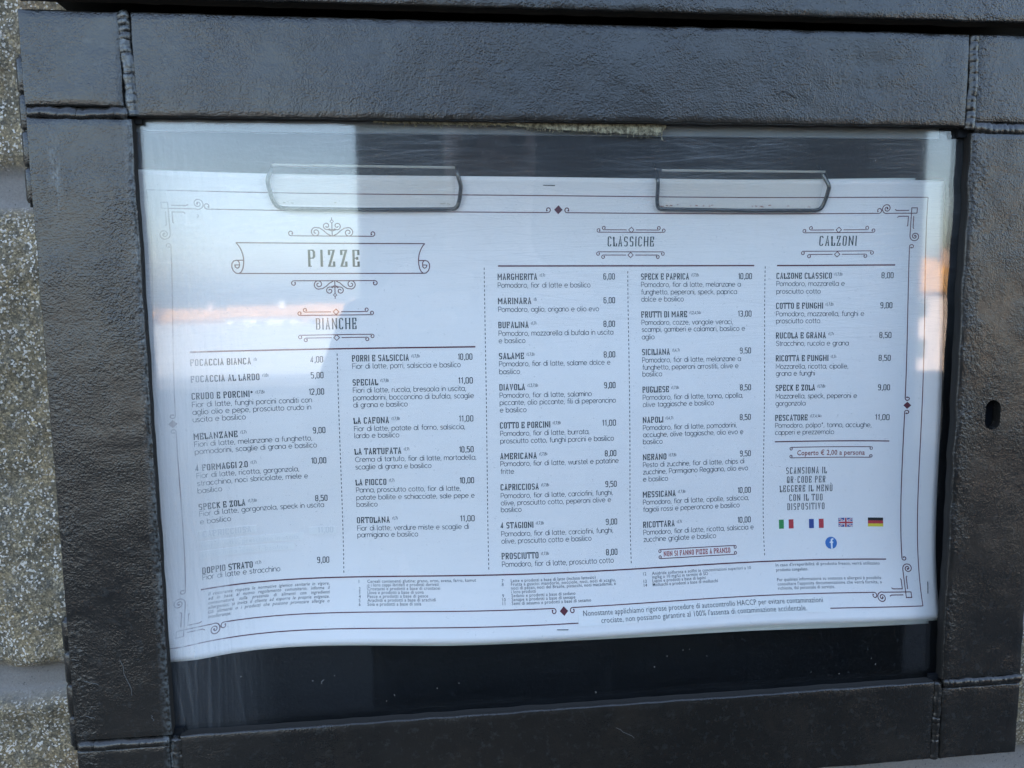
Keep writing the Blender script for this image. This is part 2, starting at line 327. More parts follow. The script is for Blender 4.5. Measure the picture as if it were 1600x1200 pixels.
# ------------------------------------------------------------------ stone wall
def course_joint(x, z):
    """0 on a stone, 1 in a mortar joint (x, z in opening widths)"""
    rows = [(-3.2, .06), (-2.3, .07), (-1.45, .06), (-.672, .05), (-.414, .048), (.281, .056), (.86, .05), (1.5, .06), (2.3, .06), (3.3, .07), (4.4, .06), (5.6, .06), (7, .06), (8.6, .06)] + [(10.2 + 1.5 * q, .06) for q in range(10)]
    best = 9; below = None
    for i, (zz, hw) in enumerate(rows):
        zc = zz + 0.016 * noise.noise(Vector((x * 3.1, zz * 5, 0))) + 0.006 * noise.noise(Vector((x * 19, zz * 5, 2)))
        best = min(best, abs(z - zc) - hw * 0.5)
        if z > zc: below = i
    st = [0.0, .7, .2, .95, 0.45, 1.7, .6, 1.3, .3, .8, .1, .9, .5, .2, .7, .1, .9, .4, .2, .8, .3, .6, .1, .7][below] if below is not None else 0.3
    wdt = 1.9 if below == 4 else 1.5
    q = (x - st + 0.02 * noise.noise(Vector((z * 5, st, 4)))) / wdt
    best = min(best, abs(q - round(q)) * wdt - 0.024)
    return best
WY = 0.22
def axis(lo, hi, a, b, fine, coarse):
    r = []; x = lo
    while x < hi: r.append(x); x += fine if a <= x < b else coarse
    return r + [hi]
xs = axis(-11, 11, -1.05, -.5, .011, .15)
i0 = [i for i, x in enumerate(xs) if x > 0.45][0]
xs = xs[:i0] + axis(0.45, 11, .5, 1.1, .011, .15)
zs = axis(-3.4, 24, -.95, .75, .011, .16)
mb = MB(); vv_ = []; joint = []
for z in zs:
    for x in xs:
        d = course_joint(x, z); t_ = max(0, min(1, (d + 0.006) / 0.016)); t_ = t_ * t_ * (3 - 2 * t_)
        r_ = 0.020 * noise.noise(Vector((x * 4, z * 4, 1))) + 0.010 * noise.noise(Vector((x * 13, z * 13, 5))) + 0.007 * noise.noise(Vector((x * 37, z * 37, 8)))
        vv_.append((x, WY + 0.012 - t_ * (0.020 + r_) - (1 - t_) * 0.15 * r_, z)); joint.append(1 - t_)
nx = len(xs); ff = [(j * nx + i, j * nx + i + 1, (j + 1) * nx + i + 1, (j + 1) * nx + i) for j in range(len(zs) - 1) for i in range(nx - 1)]
mb.add(vv_, ff)
b = len(mb.v)                                                        # back and sides of the wall: it is 0.5 m thick
mb.box(-11, 11, WY + 0.16, WY + 1.5, -3.4, 24)
sw = mb.build('stone_wall', M_STONE, smooth=True)
a_ = sw.data.attributes.new('joint', 'FLOAT', 'POINT'); a_.data.foreach_set('value', joint + [0.0] * (len(mb.v) - len(joint)))
tag(sw, 'rough grey brown stone wall flecked with mica, pale mortar joints, behind the menu case', 'wall')

M_SCR = plain('scratched_primer', (0.12, 0.12, 0.115), 0.8); M_RIM = plain('shaded_grimy_edge', (0.016, 0.014, 0.012), 0.75, 0.0, 0.2); M_GRIT = plain('pale_grit', (0.30, 0.29, 0.27), 0.8); M_EDGE = plain('clip_edge_plastic', (0.42, 0.38, 0.32), 0.4); M_SPECK = plain('red_specks', (0.33, 0.12, 0.08), 0.7); M_SPECK2 = plain('tan_specks', (0.42, 0.36, 0.27), 0.7)
BOFF, BSPC, BKX = -0.010, 1.05, 1.0

# ------------------------------------------------------------------ steel menu case
XL0, XL1, XR1, XR0 = -.6098, -.5, .5, .6155
ZT0, ZT1, ZB1, ZB0 = .4442, .3335, -.3941, -.5055
case = thing('menu_case', (0, 0.088, -0.2025), 'dark hammered steel menu case with welded frame, keyhole and scratched clear pane', 'menu case')
def plate(x0, x1, z0, z1, y0, y1, name, seed, bev=.0020, step=.007, rough_edge=.0010, mat=None):
    """a steel flat with rounded, slightly uneven edges; the front face is a grid"""
    mb = MB()
    def ax(a, b):
        n = max(2, int((b - a) / step)); core = [a + bev + (b - a - 2 * bev) * i / n for i in range(n + 1)]
        return [a, a + bev * .3] + core + [b - bev * .3, b]
    ux, uz = ax(x0, x1), ax(z0, z1); vs_ = []
    for z in uz:
        for x in ux:
            e = min(x - x0, x1 - x, z - z0, z1 - z); r_ = max(0, 1 - e / bev)
            y = y0 + bev * (1 - math.sqrt(max(0, 1 - r_ * r_))) + .0010 * noise.noise(Vector((x * 14, z * 14, seed))) + .0005 * noise.noise(Vector((x * 60, z * 60, seed)))
            jx = rough_edge * noise.noise(Vector((z * 40, seed, x * 3))) if min(x - x0, x1 - x) < bev else 0
            jz = rough_edge * noise.noise(Vector((x * 40, seed + 5, z * 3))) if min(z - z0, z1 - z) < bev else 0
            vs_.append((x + jx, y, z + jz))
    nx, nz = len(ux), len(uz)
    fs = [(j * nx + i, j * nx + i + 1, (j + 1) * nx + i + 1, (j + 1) * nx + i) for j in range(nz - 1) for i in range(nx - 1)]
    rim = [i for i in range(nx)] + [j * nx + nx - 1 for j in range(1, nz)] + [(nz - 1) * nx + i for i in range(nx - 2, -1, -1)] + [j * nx for j in range(nz - 2, 0, -1)]
    b = len(vs_); vs_ += [(vs_[k_][0], y1, vs_[k_][2]) for k_ in rim]; n = len(rim)
    f2 = [(rim[(k_ + 1) % n], rim[k_], b + k_, b + (k_ + 1) % n) for k_ in range(n)]; f2.append(tuple(b + k_ for k_ in range(n)))
    mb.add(vs_, fs); mb.f += f2; mb.m += [1] * len(f2); return mb.build(name, [mat or M_STEEL, M_RIM], case, smooth=True)  # rim faces: shade painted into a darker, duller finish, with brown grime
g = .0062
FD = .0145
jx_tl, jx_tr, jx_bl, jx_br = -.5005, .4975, -.4965, .4965
jz_tl, jz_tr, jz_bl, jz_br = .3375, .3325, -.3985, -.398
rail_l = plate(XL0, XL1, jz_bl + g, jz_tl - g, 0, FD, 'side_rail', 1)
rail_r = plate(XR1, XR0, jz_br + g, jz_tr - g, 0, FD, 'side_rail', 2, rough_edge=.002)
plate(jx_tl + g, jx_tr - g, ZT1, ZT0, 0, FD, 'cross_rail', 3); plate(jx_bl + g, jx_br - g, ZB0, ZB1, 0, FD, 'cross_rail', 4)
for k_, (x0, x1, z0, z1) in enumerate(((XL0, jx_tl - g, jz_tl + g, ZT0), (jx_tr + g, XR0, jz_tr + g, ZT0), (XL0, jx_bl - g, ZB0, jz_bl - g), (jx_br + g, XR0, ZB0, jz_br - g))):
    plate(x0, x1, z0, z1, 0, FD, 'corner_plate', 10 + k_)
# keyhole cut through the right rail
KX, KZ = .551, -.0306
cm = MB(); prof = []
for q in range(9): a = math.pi * q / 8; prof.append((KX + .0108 * math.cos(a), KZ + .0088 + .0108 * math.sin(a)))
for q in range(9): a = math.pi + math.pi * q / 8; prof.append((KX + .0108 * math.cos(a), KZ - .0088 + .0108 * math.sin(a)))
n = len(prof); cm.add([(x, -.03, z) for x, z in prof] + [(x, .04, z) for x, z in prof], [tuple(range(n)), tuple(range(2 * n - 1, n - 1, -1))] + [(q, n + q, n + (q + 1) % n, (q + 1) % n) for q in range(n)])
cut = cm.build('cutter', M_STEEL)
bm = bmesh.new(); bm.from_mesh(cut.data); bmesh.ops.recalc_face_normals(bm, faces=bm.faces); bm.to_mesh(cut.data); bm.free()
bm = bmesh.new(); bm.from_mesh(rail_r.data); bmesh.ops.recalc_face_normals(bm, faces=bm.faces); bm.to_mesh(rail_r.data); bm.free()
cut.location = (0, 0, 0); md = rail_r.modifiers.new('b', 'BOOLEAN'); md.object = cut; md.operation = 'DIFFERENCE'; md.solver = 'EXACT'
bpy.context.view_layer.update()
me = bpy.data.meshes.new_from_object(rail_r.evaluated_get(bpy.context.evaluated_depsgraph_get())); rail_r.modifiers.clear(); rail_r.data = me
bpy.data.objects.remove(cut)
rl_ = rail_r.parent.location
for p_ in me.polygons:
    c_ = p_.center + rl_
    if abs(c_.x / S - KX) < .022 and abs(c_.z / S - KZ) < .034: p_.use_smooth = False
mb = MB(); mb.box(KX - .018, KX + .018, FD + .002, FD + .028, KZ - .03, KZ + .03); lk = mb.build('lock', M_BLACK, case)
mb = MB(); mb.tube([(KX - .003, FD - .003, KZ + .004), (KX - .003, FD + .0019, KZ + .004)], .0038, 10); mb.build('lock_pin', M_BLACK, lk, True)
# backing strips behind the weld grooves, the welds themselves
def bead(p0, p1, seed, r=.0068):
    mb = MB(); L = (Vector(p1) - Vector(p0)).length; n = int(L / .0016)
    d = (Vector(p1) - Vector(p0)).normalized(); side = d.cross(Vector((0, 1, 0)))
    pts = []
    for i in range(n + 1):
        t_ = i / n; q = Vector(p0).lerp(Vector(p1), t_); q = q + side * (.0022 * noise.noise(Vector((t_ * 5, seed, 0))) + .0008 * noise.noise(Vector((t_ * 22, seed, 4)))); q.y += .0010 * noise.noise(Vector((t_ * 30, seed, 9)))
        pts.append(q)
    mb.tube(pts, r, 12, 0, .8, lambda t_, an: 1 + .15 * noise.noise(Vector((t_ * L * 70, seed, math.cos(an)))) + .03 * abs(math.sin(t_ * L * 420 + seed)) + .15 * math.cos(2 * an + seed))
    return mb.build('weld_bead', M_BEAD, case, True)
yb = .0035
for k_, (a, b_) in enumerate((((jx_tl - .003, yb, ZT0 - .002), (jx_tl + .003, yb, jz_tl - .003)), ((XL0 + .002, yb, jz_tl), (jx_tl - .004, yb, jz_tl - .0005)),
        ((jx_tr + .0008, yb, ZT0 - .002), (jx_tr, yb, jz_tr - .002)), ((jx_tr + .006, yb, jz_tr), (XR0 - .002, yb, jz_tr - .001)),
        ((XL0 + .002, yb - .002, jz_bl + .0005), (jx_bl - .006, yb - .002, jz_bl)), ((jx_bl, yb, jz_bl + .001), (jx_bl - .003, yb, ZB0 + .002)),
        ((jx_br, yb, jz_br + .002), (jx_br, yb, ZB0 + .001)), ((jx_br + .006, yb - .002, jz_br), (XR0 - .002, yb - .002, jz_br)))):
    bead(a, b_, k_ * 3.7 + 1)
for x, z0, z1 in ((jx_tl, jz_tl - .01, ZT0 - .004), (jx_tr, jz_tr - .01, ZT0 - .004), (jx_bl, ZB0 + .004, jz_bl + .01), (jx_br, ZB0 + .004, jz_br + .01)):
    mb = MB(); mb.box(x - .009, x + .009, .0090, .0140, z0, z1); mb.build('weld_backing', M_BLACK, case)
for x0, x1, z in ((XL0 + .004, -.515, jz_tl), (.512, XR0 - .004, jz_tr), (XL0 + .004, -.515, jz_bl), (.512, XR0 - .004, jz_br)):
    mb = MB(); mb.box(x0, x1, .0088, .0138, z - .009, z + .009); mb.build('weld_backing', M_BLACK, case)
# door skirt, hollow box behind the door
mb = MB(); a = .012
mb.box(XL0 + .003, XL0 + .003 + a, FD + .001, .048, ZB0 + .003, ZT0 - .003); mb.box(XR0 - .003 - a, XR0 - .003, FD + .001, .048, ZB0 + .003, ZT0 - .003)
mb.box(XL0 + .0155, XR0 - .0155, FD + .001, .048, ZT0 - .003 - a, ZT0 - .003); mb.box(XL0 + .0155, XR0 - .0155, FD + .001, .048, ZB0 + .003, ZB0 + .003 + a)
mb.build('door_skirt', M_STEEL, case)
mb = MB(); x0, x1, z0, z1, yb0, yb1 = XL0 + .006, XR0 - .006, ZB0 + .006, ZT0 + .012, .052, .205
mb.box(x0, x0 + .01, yb0, yb1, z0, z1); mb.box(x1 - .01, x1, yb0, yb1, z0, z1); mb.box(x0 + .0103, x1 - .0103, yb0, yb1, z1 - .01, z1); mb.box(x0 + .0103, x1 - .0103, yb0, yb1, z0, z0 + .01)
mb.build('case_body', M_BLACK, case)
mb = MB(); mb.box(x0 + .0105, x1 - .0105, .128, .134, z0 + .0105, z1 - .0105); mb.build('back_panel', M_BLACK, case)
# clear pane with chamfered edge, held behind the rails
mb = MB(); px0, px1, pz0, pz1, py0, py1, c_ = -.535, .5345, -.425, .365, .0153, .0198, .0015
mb.add([(px0 + c_, py0, pz0 + c_), (px1 - c_, py0, pz0 + c_), (px1 - c_, py0, pz1 - c_), (px0 + c_, py0, pz1 - c_), (px0, py0 + c_, pz0), (px1, py0 + c_, pz0), (px1, py0 + c_, pz1), (px0, py0 + c_, pz1),
        (px0, py1, pz0), (px1, py1, pz0), (px1, py1, pz1), (px0, py1, pz1)],
       [(0, 1, 2, 3), (0, 4, 5, 1), (1, 5, 6, 2), (2, 6, 7, 3), (3, 7, 4, 0), (4, 8, 9, 5), (5, 9, 10, 6), (6, 10, 11, 7), (7, 11, 8, 4), (8, 11, 10, 9)])
mb.build('clear_pane', M_PLEXI, case)
mb = MB(); mb.box(-.533, .47, .0205, .027, .3225, .362); mb.add([(.47, .0205, .335), (.505, .0205, .352), (.505, .027, .352), (.47, .027, .335), (.47, .0205, .362), (.505, .0205, .362), (.505, .027, .362), (.47, .027, .362)],
       [(0, 1, 5, 4), (3, 7, 6, 2), (0, 3, 2, 1), (4, 5, 6, 7), (1, 2, 6, 5), (0, 4, 7, 3)])
mb.build('foam_seal', M_SEAL, case)
# hinges at the left edge
for z0, z1 in ((.2424, .403), (-.4155, -.2508)):
    mb = MB(); zc = (z0 + z1) / 2; N = 4; L = (z1 - z0) / N
    for i in range(N):
        a, b_ = z0 + i * L + .0008, z0 + (i + 1) * L - .0008
        mb.tube([(-.6225, .034, a), (-.6225, .034, a + .003), (-.6225, .034, b_ - .003), (-.6225, .034, b_)], .0075, 12, rf=lambda t_, an: .8 if t_ in (0, 1) else 1)
    hg = mb.build('hinge', M_STEEL, case, True)
    mb = MB(); mb.tube([(-.6225, .034, z0 - .004), (-.6225, .034, z1 + .002)], .0045, 10); mb.build('hinge_pin', M_STEEL, hg, True)
# grit, flakes and a hair stuck to the pane and the rails
gr = random.Random(21); DEB = []
for i in range(26):
    x_, z_ = gr.uniform(-.48, .48), gr.choice((gr.uniform(-.385, -.33), gr.uniform(-.385, -.33), gr.uniform(-.3, .3)))
    mb = MB(); q = Vector((x_, .0151, z_)); l_ = gr.uniform(.0004, .0011) * (3 if i < 3 else 1)
    mb.tube([q, q + Vector((gr.uniform(-l_, l_), -.0003, l_)), q + Vector((gr.uniform(-l_, l_), -.0005, l_ * 1.8))], gr.uniform(.0002, .00042), 5); DEB.append(mb.build('grit', M_GRIT, case))
mb = MB(); mb.tube([(.245 + .006 * i, -.0012 - .0008 * math.sin(i * 1.3), .368 + .004 * math.sin(i * 1.1)) for i in range(5)], .00035, 5); mb.build('hair', M_BLACK, case)
for p0, p1 in (((-.553, -.0004, -.292), (-.541, -.0004, -.338)), ((-.596, -.0004, -.36), (-.585, -.0004, -.364)), ((-.5215, -.0004, -.365), (-.519, -.0004, -.372)), ((-.595, -.0004, -.316), (-.578, -.0004, -.322)), ((.05, -.0004, -.425), (.075, -.0004, -.441))):
    a, b = Vector(p0), Vector(p1); mb = MB(); mb.tube([a.lerp(b, i / 5) + Vector((.0012 * math.sin(i * 2.1), 0, 0)) for i in range(6)], .00026, 5); mb.build('paint_scratch', M_SCR, case)
# torn canvas strip hanging out under the top rail
mb = MB(); n = 260; top = []; bot = []
for i in range(n + 1):
    t_ = i / n; x = -.2369 + t_ * .3483
    zb = .3318 - .0028 * t_ - .0090 * max(0, (t_ - .45) / .55) ** .8 + .0016 * noise.noise(Vector((t_ * 25, 1, 0))) + .0013 * noise.noise(Vector((t_ * 110, 2, 0))) + .0012 * noise.noise(Vector((t_ * 330, 2, 7)))
    if t_ > .965: zb += .010 * (t_ - .965) / .035
    y = .0120 - .002 * t_ + .0008 * noise.noise(Vector((t_ * 30, 5, 0)))
    top.append((x, y, .342)); bot.append((x, y - .0008, zb))
N = n + 1
mb.add(top + bot + [(x, y + .0022, z) for x, y, z in top] + [(x, y + .0022, z) for x, y, z in bot],
       [(i, N + i, N + i + 1, i + 1) for i in range(n)] + [(2 * N + i, 2 * N + i + 1, 3 * N + i + 1, 3 * N + i) for i in range(n)] + [(N + i, 3 * N + i, 3 * N + i + 1, N + i + 1) for i in range(n)])
for i in range(90):
    t_ = rnd.random() ** .6; k_ = int(t_ * n); q = bot[k_]; l_ = rnd.uniform(.0010, .0042)
    mb.tube([(q[0], q[1] + .001, q[2] + .0006), (q[0] + rnd.uniform(-.001, .001), q[1] + .0005, q[2] - l_ * .5), (q[0] + rnd.uniform(-.0018, .0018), q[1], q[2] - l_)], .00042, 4)
mb.tube([(.107, .012, .324), (.106, .0115, .3205), (.1065, .011, .3165), (.108, .011, .3155)], .0007, 5)
mb.build('frayed_canvas_strip', M_CANVAS, case)

# steel hood above the case
hood = thing('steel_hood', (0.02, 0.044, 0.1815), 'hammered dark steel hood across the top, above the dark gap over the menu case', 'hood')
case_keep = case; case = hood
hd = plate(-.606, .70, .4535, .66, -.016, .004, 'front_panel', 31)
case = case_keep
mb = MB(); mb.box(-.600, .694, .0045, WY - .004, .4775, .654); mb.build('hood_box', M_BLACK, hood)

# ------------------------------------------------------------------ menu sheets
DEL = [0.02606, -0.02598, 0.03223, -0.00527, 0.01394, -0.00448, -0.00133, -0.00835, 0.00225, -0.00586, 0.00998, 0.00119, -0.00976, -0.0023, -0.00116, -0.00421, 0.00161, -0.00626, -0.00146, -0.00178, 0.00647, -0.00383, -0.00158, 0.00288, 0.00051, -0.00376, 0.00253, -0.00334, 0.00043, -0.00048, -0.00116, -0.00067, -0.00045, 0.00033, -7e-05]
TH = -0.00626; CT, ST = math.cos(TH), math.sin(TH)
def chebs(n, x):
    r = [1, x]
    while len(r) < n: r.append(2 * x * r[-1] - r[-2])
    return r
def sheet_point(u, v, h=0.0):
    """a point of the printed sheet: it hangs from its clips and bows out towards the pane at the lower corners"""
    X = u * CT - v * ST; Z = u * ST + v * CT
    a = chebs(7, max(-1, min(1, (X - .01) / .52))); b = chebs(5, max(-1, min(1, (Z + .015) / .36)))
    d = sum(DEL[i * 5 + j] * a[i] * b[j] for i in range(7) for j in range(5))
    y = .075 - d
    if y < .027: y = .027 - .0055 * (1 - math.exp(-(.027 - y) / .0055))     # it cannot pass the pane
    return (X, y - h, Z)
def sheet(name, corners, off, mat, parent, nu=150, nv=90, thick=.0004):
    TL, TR, BR, BL = corners; mb = MB(); fr_ = []; bk = []
    for j in range(nv + 1):
        for i in range(nu + 1):
            s_, t_ = i / nu, j / nv
            u = (TL[0] * (1 - s_) + TR[0] * s_) * (1 - t_) + (BL[0] * (1 - s_) + BR[0] * s_) * t_
            v = (TL[1] * (1 - s_) + TR[1] * s_) * (1 - t_) + (BL[1] * (1 - s_) + BR[1] * s_) * t_
            fr_.append(sheet_point(u, v, -off)); bk.append(sheet_point(u, v, -off - thick))
    N = nu + 1; A = len(fr_)
    fs = [(j * N + i, (j + 1) * N + i, (j + 1) * N + i + 1, j * N + i + 1) for j in range(nv) for i in range(nu)]
    rim = [i for i in range(N)] + [j * N + nu for j in range(1, nv + 1)] + [nv * N + i for i in range(nu - 1, -1, -1)] + [j * N for j in range(nv - 1, 0, -1)]
    n = len(rim)
    mb.add(fr_ + bk, fs + [tuple(A + q for q in f[::-1]) for f in fs] + [(rim[k_], rim[(k_ + 1) % n], A + rim[(k_ + 1) % n], A + rim[k_]) for k_ in range(n)])
    return mb.build(name, mat, parent, True)
U0, U1, V1, V0 = -.5375, .5123, .2802, -.3123
menu = thing('menu_sheet', (0, 0.03, -0.125), 'front printed white pizza menu sheet held by two wire clips inside the case', 'menu')
sheet('paper', ((U0, V1), (U1, V1), (U1, V0), (U0, V0)), 0, M_PAPER, menu)
s2 = sheet('menu_sheet', ((-.53, .27), (.5154, .281), (.511, -.3171), (-.53, -.3135)), .005, M_PAPER2, None)
tag(s2, 'second white sheet, its lower right corner peeking out directly behind the front menu', 'menu', 'spare menu sheets behind the front one')
s3 = sheet('menu_sheet', ((-.53, .272), (.4738, .2841), (.5006, -.3224), (-.53, -.3145)), .009, M_PAPER2, None)
tag(s3, 'rearmost greyish sheet, its lower right corner lowest of the stack', 'menu', 'spare menu sheets behind the front one')

# ---- print: everything is laid out in the sheet's own flat coordinates (u, v) and pressed onto the bowed sheet
H0 = .00014
class Ink(MB):
    def __init__(self, h=H0): super().__init__(); self.k = 0; self.h = h
    def lay(self, pts, fs, mi=0):
        self.k += 1; h = self.h + (self.k % 9) * .000010
        self.add([sheet_point(u, v, h) for u, v in pts], fs, mi)
    def stroke(self, pts, wv, wh=None, mi=0, closed=False):
        """a pen stroke along pts; wv = width of uprights, wh = width of level strokes"""
        wh = wh or wv; q = [pts[0]]
        for a in pts[1:]:
            if math.hypot(a[0] - q[-1][0], a[1] - q[-1][1]) > 1e-7: q.append(a)
        n = len(q); L = []; R_ = []
        if n < 2: return
        for i in range(n):
            dirs = []
            if i > 0 or closed: dirs.append((q[i][0] - q[i - 1][0], q[i][1] - q[i - 1][1]))
            if i < n - 1 or closed: dirs.append((q[(i + 1) % n][0] - q[i][0], q[(i + 1) % n][1] - q[i][1]))
            ns = []
            for dx, dy in dirs:
                l_ = math.hypot(dx, dy); nx_, ny_ = -dy / l_, dx / l_; ns.append((nx_, ny_, .5 * math.hypot(wv * nx_, wh * ny_)))
            if len(ns) == 1: ox, oy = ns[0][0] * ns[0][2], ns[0][1] * ns[0][2]
            else:
                (a, b, w1), (c, d, w2) = ns; det = a * d - b * c
                if abs(det) < .15:
                    mx_, my_ = a + c, b + d; l_ = math.hypot(mx_, my_) or 1; ox, oy = mx_ / l_ * max(w1, w2), my_ / l_ * max(w1, w2)
                    if l_ < .3: ox, oy = a * w1, b * w1
                else:
                    ox, oy = (w1 * d - w2 * b) / det, (a * w2 - c * w1) / det
                    l_ = math.hypot(ox, oy); lim = 2.2 * max(w1, w2)
                    if l_ > lim: ox, oy = ox * lim / l_, oy * lim / l_
            L.append((q[i][0] + ox, q[i][1] + oy)); R_.append((q[i][0] - ox, q[i][1] - oy))
        fs = [(i, n + i, n + (i + 1) % n, (i + 1) % n) for i in range(n if closed else n - 1)]
        self.lay(L + R_, fs, mi)
    def line(self, a, b, w_, mi=0):
        n = max(1, int(math.hypot(b[0] - a[0], b[1] - a[1]) / .006))
        self.stroke([(a[0] + (b[0] - a[0]) * i / n, a[1] + (b[1] - a[1]) * i / n) for i in range(n + 1)], w_, None, mi)
    def rect(self, u0, v0, u1, v1, mi=0): self.lay([(u0, v0), (u1, v0), (u1, v1), (u0, v1)], [(0, 1, 2, 3)], mi)
    def disc(self, u, v, r, mi=0, n=28): self.lay([(u + r * math.cos(2 * math.pi * i / n), v + r * math.sin(2 * math.pi * i / n)) for i in range(n)], [tuple(range(n))], mi)
    def diamond(self, u, v, r, mi=0, hollow=0):
        p_ = [(u + r, v), (u, v + r), (u - r, v), (u, v - r)]
        if hollow: self.stroke(p_, hollow, None, mi, True)
        else: self.lay(p_, [(0, 1, 2, 3)], mi)
    def curl(self, u, v, dx, dy, r, w_, mi=0):
        """the small hook at the end of a rule: leaves (u, v) heading dx, winds towards dy"""
        pts = []
        for i in range(15):
            a = -math.pi / 2 + math.radians(300) * i / 14; rr = r * (1 - .45 * i / 14)
            pts.append((u + dx * rr * math.cos(a), v + dy * (r + rr * math.sin(a))))
        self.stroke(pts, w_, None, mi); self.disc(*pts[-1], w_ * .9, mi, 8)
    def vcurl(self, u, v, dx, dy, r, w_, mi=0):
        pts = []
        for i in range(15):
            a = -math.pi / 2 + math.radians(300) * i / 14; rr = r * (1 - .45 * i / 14)
            pts.append((u + dx * (r + rr * math.sin(a)), v + dy * rr * math.cos(a)))
        self.stroke(pts, w_, None, mi); self.disc(*pts[-1], w_ * .9, mi, 8)
    def spiral(self, cu, cv, r0, r1, a0, turns, w_, mi=0, sx=1, sy=1, lead=()):
        n = int(26 * abs(turns)) + 4; pts = list(lead)
        for i in range(n + 1):
            t_ = i / n; a = a0 + 2 * math.pi * turns * t_; rr = r0 * (1 - t_) ** .8 + r1 * (1 - (1 - t_) ** .8)
            pts.append((cu + sx * rr * math.cos(a), cv + sy * rr * math.sin(a)))
        self.stroke(pts, w_, None, mi); self.disc(*pts[-1], w_ * 1.0, mi, 8)

# built-in face for the running text
FCACHE = {}
def face_mesh(s_, off, spacing):
    key = (s_, off, spacing)
    if key not in FCACHE:
        c_ = bpy.data.curves.new('line', 'FONT'); c_.body = s_; c_.resolution_u = 2; c_.offset = off; c_.space_character = spacing; c_.size = 1
        o = bpy.data.objects.new('line', c_); COLL.objects.link(o)
        e = o.evaluated_get(bpy.context.evaluated_depsgraph_get()); me = e.to_mesh()
        FCACHE[key] = ([(v.co.x, v.co.y) for v in me.vertices], [tuple(p_.vertices) for p_ in me.polygons])
        e.to_mesh_clear(); bpy.data.objects.remove(o); bpy.data.curves.remove(c_)
    return FCACHE[key]
def face_text(ink_, s_, u, v, cap, width=None, mi=0, off=-.012, spacing=1.06, kx=1.0, align='L', slant=0.0):
    vs_, fs = face_mesh(s_, off, spacing)
    if not vs_: return
    k_ = cap / .70; x0 = min(p_[0] for p_ in vs_); x1 = max(p_[0] for p_ in vs_)
    sx = width / (x1 - x0) if width else k_ * kx
    du = {'L': 0, 'R': -(x1 - x0) * sx, 'C': -(x1 - x0) * sx / 2}[align]
    ink_.lay([(u + du + (x - x0) * sx + slant * y * k_, v + y * k_) for x, y in vs_], fs, mi)

